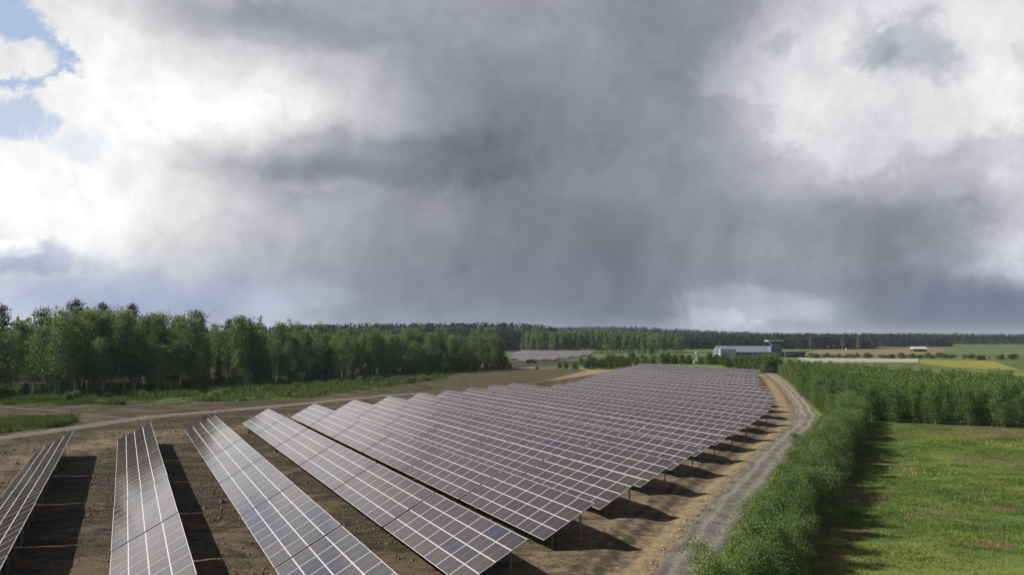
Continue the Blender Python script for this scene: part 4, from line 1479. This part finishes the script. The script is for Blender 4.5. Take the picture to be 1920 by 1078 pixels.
mp = scatter(P_MEADOW, 80000, 41, ([10, 44], [110, 165]))
sm = straw_mask(mp[:, 0], mp[:, 1]) > np.random.default_rng(4).uniform(0.25, 0.75, len(mp))
thin = fbm(mp[:, 0]/4, mp[:, 1]/4, 51)
dp = mp[sm]
mp = mp[(~sm) & (thin > 0.18)]
tufts('meadow_grass', mp, 0.06+0.34*fbm(mp[:, 0]/6, mp[:, 1]/6, 52)**1.5, 4, M['blade'], 'short uneven meadow grass beside the hedge', 0.16, 0.022, 'grass')
tufts('dry_grass', dp, 0.16, 4, M['dry_blade'], 'brown patches of dead flattened grass in the meadow', 0.18, 0.024, 'grass')
sp_ = mp[np.random.default_rng(3).integers(0, len(mp), 260)]
tufts('dry_stalks', sp_, 0.75, 1, M['straw'], 'scattered dry stalks standing in the meadow', 0.05, 0.016, 'grass')
for i, p in enumerate(P_LUSH):
    q = scatter(p, [26000, 5000, 4000][i], 60+i)
    hb = fbm(q[:, 0]/5, q[:, 1]/5, 71)
    k2 = hb > 0.33
    q, hb = q[k2], hb[k2]
    tufts('weeds', q, 0.25+2.6*np.clip(hb-0.38, 0, 1)*1.6, 4, M['weed'], ['lush tall weeds along the foot of the forest', 'lush grass patch beside the gravel track bend', 'weeds before the forest corner'][i], 0.22, 0.055, 'weeds')
wp = np.vstack([np.array([(x, y) for x, y, q in along(ROAD_LOW, -3.0, -2.2, 0.12, 0.2)]), np.array([(x, y) for x, y, q in along(ROAD_UP, -4.2, -2.7, 0.15, 0.3)])])
tufts('verge_grass', wp, 0.28, 4, M['weed'], 'thin green grass on the road verge under the hedge', 0.16, 0.03, 'grass')

# dandelion patches
fl = []
for cx, cy, r, n in [(1765, 830, 1.6, 90), (1720, 890, 1.4, 80), (1770, 890, 2.0, 70), (1900, 835, 2.6, 160), (1770, 872, 1.5, 50), (1690, 895, 0.8, 30), (1868, 832, 2.0, 60)]:
    c = unproj(cx, cy)
    for k in range(n):
        fl.append((c[0]+pr.gauss(0, r), c[1]+pr.gauss(0, r)))
fl = np.array(fl)
fz = zground(fl[:, 0], fl[:, 1], rough=False)
rs = np.random.default_rng(9)
cen = np.column_stack([fl, fz+rs.uniform(0.16, 0.32, len(fl))])
fv, ff = leaf_quads(cen, 0.10, rs, aspect=0.9)
tag(mesh_obj('dandelions', np_mesh('dandelions', fv, ff, [M['dandelion']])), 'yellow flower patches scattered in the meadow', 'flowers', None, 'stuff')


# clods and stones on the bare soil
def lumps(name, pts, size, mat, label, cat):
    rs = np.random.default_rng(77)
    n = len(pts)
    z = zground(pts[:, 0], pts[:, 1])
    oc = np.array([(1, 0, 0), (0, 1, 0), (-1, 0, 0), (0, -1, 0), (0, 0, 0.8), (0, 0, -0.6)], float)
    fc = np.array([(0, 1, 4), (1, 2, 4), (2, 3, 4), (3, 0, 4), (1, 0, 5), (2, 1, 5), (3, 2, 5), (0, 3, 5)])
    s = size*rs.lognormal(0, 0.55, (n, 1, 1))
    V = oc[None]*s*rs.uniform(0.6, 1.4, (n, 6, 3))
    V += np.column_stack([pts, z+0.02])[:, None, :]
    F = (fc[None]+np.arange(n)[:, None, None]*6).reshape(-1, 3)
    return tag(mesh_obj(name, np_mesh(name, V.reshape(-1, 3), F, [mat])), label, cat, None, 'stuff')


cp = scatter(P_FARM, 52000, 81, ([-90, 44], [30, 170]))
cp = cp[(fbm(cp[:, 0]/5, cp[:, 1]/5, 82) > 0.42) & (road_mask(cp[:, 0], cp[:, 1]) < 0.1) & (sdist(cp[:, 0], cp[:, 1], P_SANDR) < -1)]
wq = scatter(P_FARM, 30000, 83, ([-110, 60], [10, 190]))
wq = wq[(fbm(wq[:, 0]/7, wq[:, 1]/7, 84) > 0.60) & (road_mask(wq[:, 0], wq[:, 1]) < 0.1)]
tufts('soil_weeds', wq, 0.16, 4, M['blade'], 'sparse weeds sprouting on the bare soil', 0.18, 0.03, 'weeds')
lumps('soil_clods', cp, 0.055, M['clod'], 'clods of dark turned soil between the panel rows', 'soil')
M['stone'] = simple_mat('pale_stone', (0.20, 0.185, 0.16), 0.9, 0, 0.2, 2.0)
rp = np.vstack([np.array([(x, y) for x, y, q in along(ROAD_LOW, 1.7, 2.7, 0.06, 0.25)]), np.array([(x, y) for x, y, q in along(ROAD_LOW, -2.2, 2.2, 0.10, 0.2)])])
lumps('gravel_stones', rp, 0.036, M['stone'], 'loose gravel stones along the grey road edge', 'gravel')


# ------------------------------------------------------------------ airport hall with tower, barn, masts, van, packing boxes
M['wall_grey'] = simple_mat('grey_cladding', (0.18, 0.19, 0.215), 0.6)  # building tones drawn closer together, haze put into the colours
M['wall_pale'] = simple_mat('pale_cladding', (0.36, 0.33, 0.31), 0.6)
M['roof_grey'] = simple_mat('grey_roof', (0.115, 0.125, 0.145), 0.6, 0.0)
M['wall_blue'] = simple_mat('blue_grey_cladding', (0.12, 0.14, 0.19), 0.6)
M['white'] = simple_mat('white_paint', (0.42, 0.42, 0.43), 0.5)
M['dark_glass'] = simple_mat('dark_glass', (0.015, 0.018, 0.022), 0.1)
M['black'] = simple_mat('black_rubber', (0.02, 0.02, 0.02), 0.7)
M['dark_paint'] = simple_mat('dark_vehicle_paint', (0.018, 0.017, 0.020), 0.25)
M['timber'] = simple_mat('grey_timber', (0.060, 0.050, 0.045), 0.9)
M['tin'] = simple_mat('pale_tin_roof', (0.46, 0.45, 0.42), 0.4, 0.3)
M['cardboard'] = simple_mat('cardboard', (0.36, 0.27, 0.18), 0.9)
M['pallet'] = simple_mat('pallet_wood', (0.30, 0.22, 0.14), 0.9)


def building():
    c = unproj(1400, 669)
    yb = c[1]; m = yb/FPX                       # metres per photograph pixel at that distance
    X = lambda px: (px-960)*m
    z0 = float(zbase(c[0], yb))
    root = empty('terminal_hall', (X(1400), yb, z0))
    ox = X(1400)
    x0, x1 = X(1350)-ox, X(1446)-ox
    H0, H1 = 9*m, 20*m
    mb = MB().box(x0, x1, 0.2, 26, -0.4, H0); mb.build('wall', M['wall_grey'], root)
    mb = MB().quad_prism([(x0-0.5, -0.7, H0), (x1+0.3, -0.7, H0), (x1+0.3, 26.6, H0), (x0-0.5, 26.6, H0)],
                         [(x0-0.2, 12.2, H1), (x1+0.1, 12.2, H1), (x1+0.1, 13.6, H1), (x0-0.2, 13.6, H1)])
    mb.build('roof', M['roof_grey'], root)
    MB().box(x0-1.0, x0+10.5, -4.5, 0.1, -0.4, 15*m).build('gable_wall', M['wall_pale'], root)
    MB().box(x0-1.3, x0-0.3, -4.9, -4.55, -0.4, 16*m).build('white_column', M['white'], root)
    for k in range(6):
        xa = x0+13+k*3.2
        w = MB().box(xa, xa+1.9, 0.08, 0.19, 1.6, 2.9).build('window', M['dark_glass'], root)
        MB().box(xa-0.12, xa+2.02, 0.02, 0.14, 1.4, 1.59).build('sill', M['white'], w)
    d = MB().box(x0+33*0.72, x0+33*0.72+1.1, 0.02, 0.18, -0.2, 2.2).build('door', M['white'], root)
    tag(root, 'long grey hall with dark sloping roof and pale gable end beyond the shrub belt', 'building')
    # tower
    tx = X(1450)
    tw = empty('control_tower', (tx, yb-6, z0))
    w2 = 10*m
    MB().box(-w2, w2, 0, 9, -0.4, 20*m).build('block', M['wall_blue'], tw)
    MB().box(-w2*0.62, w2*0.75, 1.5, 7.5, 20*m, 25.5*m).build('neck', M['wall_grey'], tw)
    MB().quad_prism([(-w2*0.8, 0.6, 25.5*m), (w2*0.95, 0.6, 25.5*m), (w2*0.95, 8.4, 25.5*m), (-w2*0.8, 8.4, 25.5*m)],
                    [(-w2*1.1, -0.2, 29*m), (w2*1.15, -0.2, 29*m), (w2*1.15, 9.2, 29*m), (-w2*1.1, 9.2, 29*m)]).build('cab_glazing', M['dark_glass'], tw)
    rf = MB().box(-w2*1.5, w2*1.35, -0.8, 9.8, 29*m, 31*m).build('cab_roof', M['white'], tw)
    MB().tube((0, 4, 31*m), (0, 4, 37*m), 0.08, 0.05, 6).build('antenna', M['steel'], rf)
    for xa in (-0.75, -0.2, 0.35):
        MB().box(xa*w2, xa*w2+1.1, -0.05, 0.04, 4.2, 6.2).build('window', M['dark_glass'], tw)
    MB().box(-w2*0.35, w2*0.0, -0.06, 0.03, -0.2, 3.4).build('door', M['white'], tw)
    tag(tw, 'blue-grey tower block with white overhanging cab roof at the hall end', 'tower')
    an = empty('annex', (X(1482), yb-10, z0))
    MB().box(-19*m, 18*m, 0, 10, -0.4, 9*m).build('wall', M['timber'], an)
    MB().box(-20*m, 19*m, -0.8, 10.8, 9*m, 10.2*m).build('roof', M['roof_grey'], an)
    MB().box(-17*m, -1*m, -2.4, -0.9, 4.6*m, 6.2*m).build('canopy', M['wall_grey'], an)
    for k in range(5):
        MB().box(-16*m+k*3.0*m*2, -16*m+k*6*m+3.6*m, -0.06, 0.03, 0.8, 2.4).build('window', M['dark_glass'], an)
    tag(an, 'low dark flat-roofed annex beside the tower block', 'building')


building()


def barn():
    c = unproj(1726, 659.5); m = c[1]/FPX
    o = empty('barn', (c[0], c[1], float(zbase(*c))))
    w, h = 12.5*m, 5.2*m
    mb = MB()
    for k in range(9):
        xa = -w+2*w*k/9
        MB().box(xa, xa+2*w/9-0.12, 0, 0.25, -0.3, h).build('plank_wall', M['timber'], o)
    MB().box(-w+0.2, w-0.2, 0.3, 8.0, -0.3, h).build('wall', M['timber'], o)
    MB().quad_prism([(-w-0.6, -0.9, h), (w+0.6, -0.9, h), (w+0.6, 9.0, h), (-w-0.6, 9.0, h)],
                    [(-w-0.5, 3.8, h+4.6*m), (w+0.5, 3.8, h+4.6*m), (w+0.5, 4.3, h+4.6*m), (-w-0.5, 4.3, h+4.6*m)]).build('roof', M['tin'], o)
    MB().box(-1.2, 1.2, -0.14, -0.03, -0.2, h*0.72).build('door', M['timber'], o)
    tag(o, 'dark timber barn with pale tin roof on the stubble field', 'barn')


barn()


def mast(px, py_base, py_top, r, mat, name, label, cat, head=None):
    c = unproj(px, py_base); m = c[1]/FPX
    h = (py_base-py_top)*m
    o = empty(name, (c[0], c[1], float(zbase(*c))))
    MB().tube((0, 0, -0.4), (0, 0, h), r, r*0.6, 8).build('pole', mat, o)
    MB().box(-r*2, r*2, -r*2, r*2, -0.3, 0.25).build('footing', M['wall_grey'], o)
    if head == 'lamp':
        MB().beam((-1.4, 0, h), (1.4, 0, h), 0.15, 0.15).build('crossarm', mat, o)
        for s in (-1.2, 1.2):
            MB().box(s-0.35, s+0.35, -0.3, 0.3, h-0.35, h-0.08).build('lamp_head', M['roof_grey'], o)
    if head == 'ball':
        import bmesh
        me = bpy.data.meshes.new('radome'); bm = bmesh.new()
        bmesh.ops.create_uvsphere(bm, u_segments=16, v_segments=10, radius=2.4*m); bm.to_mesh(me); bm.free()
        me.materials.append(M['white'])
        b = mesh_obj('radome', me, o); b.location = (0, 0, h)
        MB().box(-1.6, 1.9, -1.2, 1.2, 0.26, 1.6).build('cabinet', M['wall_pale'], o)
    if head == 'vane':
        MB().beam((-0.9, 0, h-0.3), (0.9, 0, h-0.3), 0.12, 0.12).build('crossarm', mat, o)
    return tag(o, label, cat)


mast(1306, 682, 662, 0.35, M['white'], 'radome_mast', 'white mast with ball-shaped head and cabinet among the shrubs', 'mast', 'ball')
mast(1501, 671, 638, 0.22, M['black'], 'lamp_post', 'tall dark lamp post beside the low annex', 'lamp post', 'lamp')
mast(1302, 652, 636, 0.25, M['steel'], 'lamp_post', 'thin grey lamp post before the dark wood left of the hall', 'lamp post', 'lamp')
mast(1339, 652, 644, 0.30, M['white'], 'marker_mast', 'short pale mast just left of the hall gable', 'mast', 'vane')
mast(1804, 674, 640, 0.11, M['steel'], 'wind_mast', 'tall slim white mast at the yellow field edge', 'mast', 'vane')
mast(1586.5, 658, 652.5, 0.9, M['white'], 'field_marker', 'stubby white marker on the stubble field', 'marker', None)
mast(1492, 652, 639, 0.2, M['steel'], 'lamp_post', 'pale lamp post between annex and dark wood', 'lamp post', 'lamp')


def van():
    c = unproj(997, 681.5); m = c[1]/FPX
    o = empty('van', (c[0], c[1], float(zbase(*c))), 0.06)
    L, W, H = 20*m, 2.0, 2.3
    mb = MB()
    mb.quad_prism([(-L/2, -W/2, 0.45), (L*0.30, -W/2, 0.45), (L*0.30, W/2, 0.45), (-L/2, W/2, 0.45)],
                  [(-L/2+0.1, -W/2+0.15, H), (L*0.16, -W/2+0.15, H), (L*0.16, W/2-0.15, H), (-L/2+0.1, W/2-0.15, H)])
    mb.quad_prism([(L*0.301, -W/2, 0.45), (L/2, -W/2+0.1, 0.45), (L/2, W/2-0.1, 0.45), (L*0.301, W/2, 0.45)],
                  [(L*0.29, -W/2+0.08, 1.35), (L/2-0.25, -W/2+0.15, 1.05), (L/2-0.25, W/2-0.15, 1.05), (L*0.29, W/2-0.08, 1.35)])
    mb.build('body', M['dark_paint'], o, 0.05)
    MB().quad_prism([(L*0.305, -0.85, 1.38), (L*0.305, 0.85, 1.38), (L*0.30, 0.85, 1.37), (L*0.30, -0.85, 1.37)],
                    [(L*0.195, -0.78, 2.2), (L*0.195, 0.78, 2.2), (L*0.185, 0.78, 2.2), (L*0.185, -0.78, 2.2)]).build('windscreen', M['dark_glass'], o)
    MB().box(L*0.02, L*0.15, -W/2-0.02, -W/2+0.1, 1.4, 2.0).build('side_window', M['dark_glass'], o)
    for x in (-L*0.32, L*0.33):
        for y in (-W/2+0.1, W/2-0.1):
            MB().tube((x, y-0.12, 0.36), (x, y+0.12, 0.36), 0.36, 0.36, 16).build('wheel', M['black'], o)
    for y in (-0.65, 0.65):
        MB().box(L/2-0.12, L/2+0.01, y-0.16, y+0.16, 0.72, 0.92).build('headlight', M['white'], o)
    tag(o, 'dark van parked on pale ground before the second solar array', 'van')


van()


def cable_drum():
    c = unproj(1006.5, 692); m = c[1]/FPX
    o = empty('cable_drum', (c[0], c[1], float(zbase(*c))), 0.5)
    r = 3.2*m
    for x in (-0.6, 0.6):
        MB().tube((x-0.06, 0, r), (x+0.06, 0, r), r, r, 20).build('flange', M['timber'], o)
    MB().tube((-0.54, 0, r), (0.54, 0, r), r*0.72, r*0.72, 16).build('winding', M['black'], o)
    tag(o, 'small dark round drum on the pale ground below the van', 'drum')


cable_drum()


def packing():
    c = unproj(384, 791)
    o = empty('packing_box', (c[0], c[1], float(zbase(*c))), 0.3)
    MB().box(-0.38, 0.38, -0.3, 0.3, 0.0, 1.45).build('carton', M['cardboard'], o, 0.02)
    MB().box(-0.40, -0.02, -0.32, 0.31, 1.452, 1.49).build('flap', M['cardboard'], o)
    MB().quad_prism([(0.385, -0.3, 1.40), (0.60, -0.3, 1.22), (0.60, 0.3, 1.22), (0.385, 0.3, 1.40)],
                    [(0.385, -0.3, 1.42), (0.60, -0.3, 1.24), (0.60, 0.3, 1.24), (0.385, 0.3, 1.42)]).build('flap', M['cardboard'], o)
    tag(o, 'upright pale packing box at the forest end of the third row', 'box')
    c = unproj(401, 786)
    o = empty('pallet_stack', (c[0], c[1], float(zbase(*c))), 0.35)
    z = 0.0
    for k in range(8):
        pal = empty('pallet', (0, 0, z)); pal.parent = o
        for j in range(5):
            MB().box(-0.6, 0.6, -0.4+j*0.17, -0.4+j*0.17+0.12, 0.11, 0.135).build('board', M['pallet'], pal)
        for y in (-0.4, -0.05, 0.3):
            MB().box(-0.58, 0.58, y, y+0.1, 0.0, 0.109).build('runner', M['pallet'], pal)
        z += 0.145
    tag(o, 'stack of empty wooden pallets beside the upright packing box', 'pallets')


packing()
print('objects', len(bpy.data.objects))


# ------------------------------------------------------------------ damp air that greys the far woods
def haze():
    m = bpy.data.materials.new('haze'); m.use_nodes = True
    t = NT(m.node_tree)
    t.n.remove(t.n['Principled BSDF'])
    v = t.node('ShaderNodeVolumePrincipled')
    v.inputs['Color'].default_value = (0.80, 0.88, 1.0, 1.0)
    v.inputs['Density'].default_value = 0.000055
    v.inputs['Anisotropy'].default_value = 0.2
    t.l.new(v.outputs[0], t.n['Material Output'].inputs['Volume'])
    o = MB().box(-9800, 9800, -9800, 9800, -4.0, 75.0).build('haze', m)
    tag(o, kind='stuff')


haze()
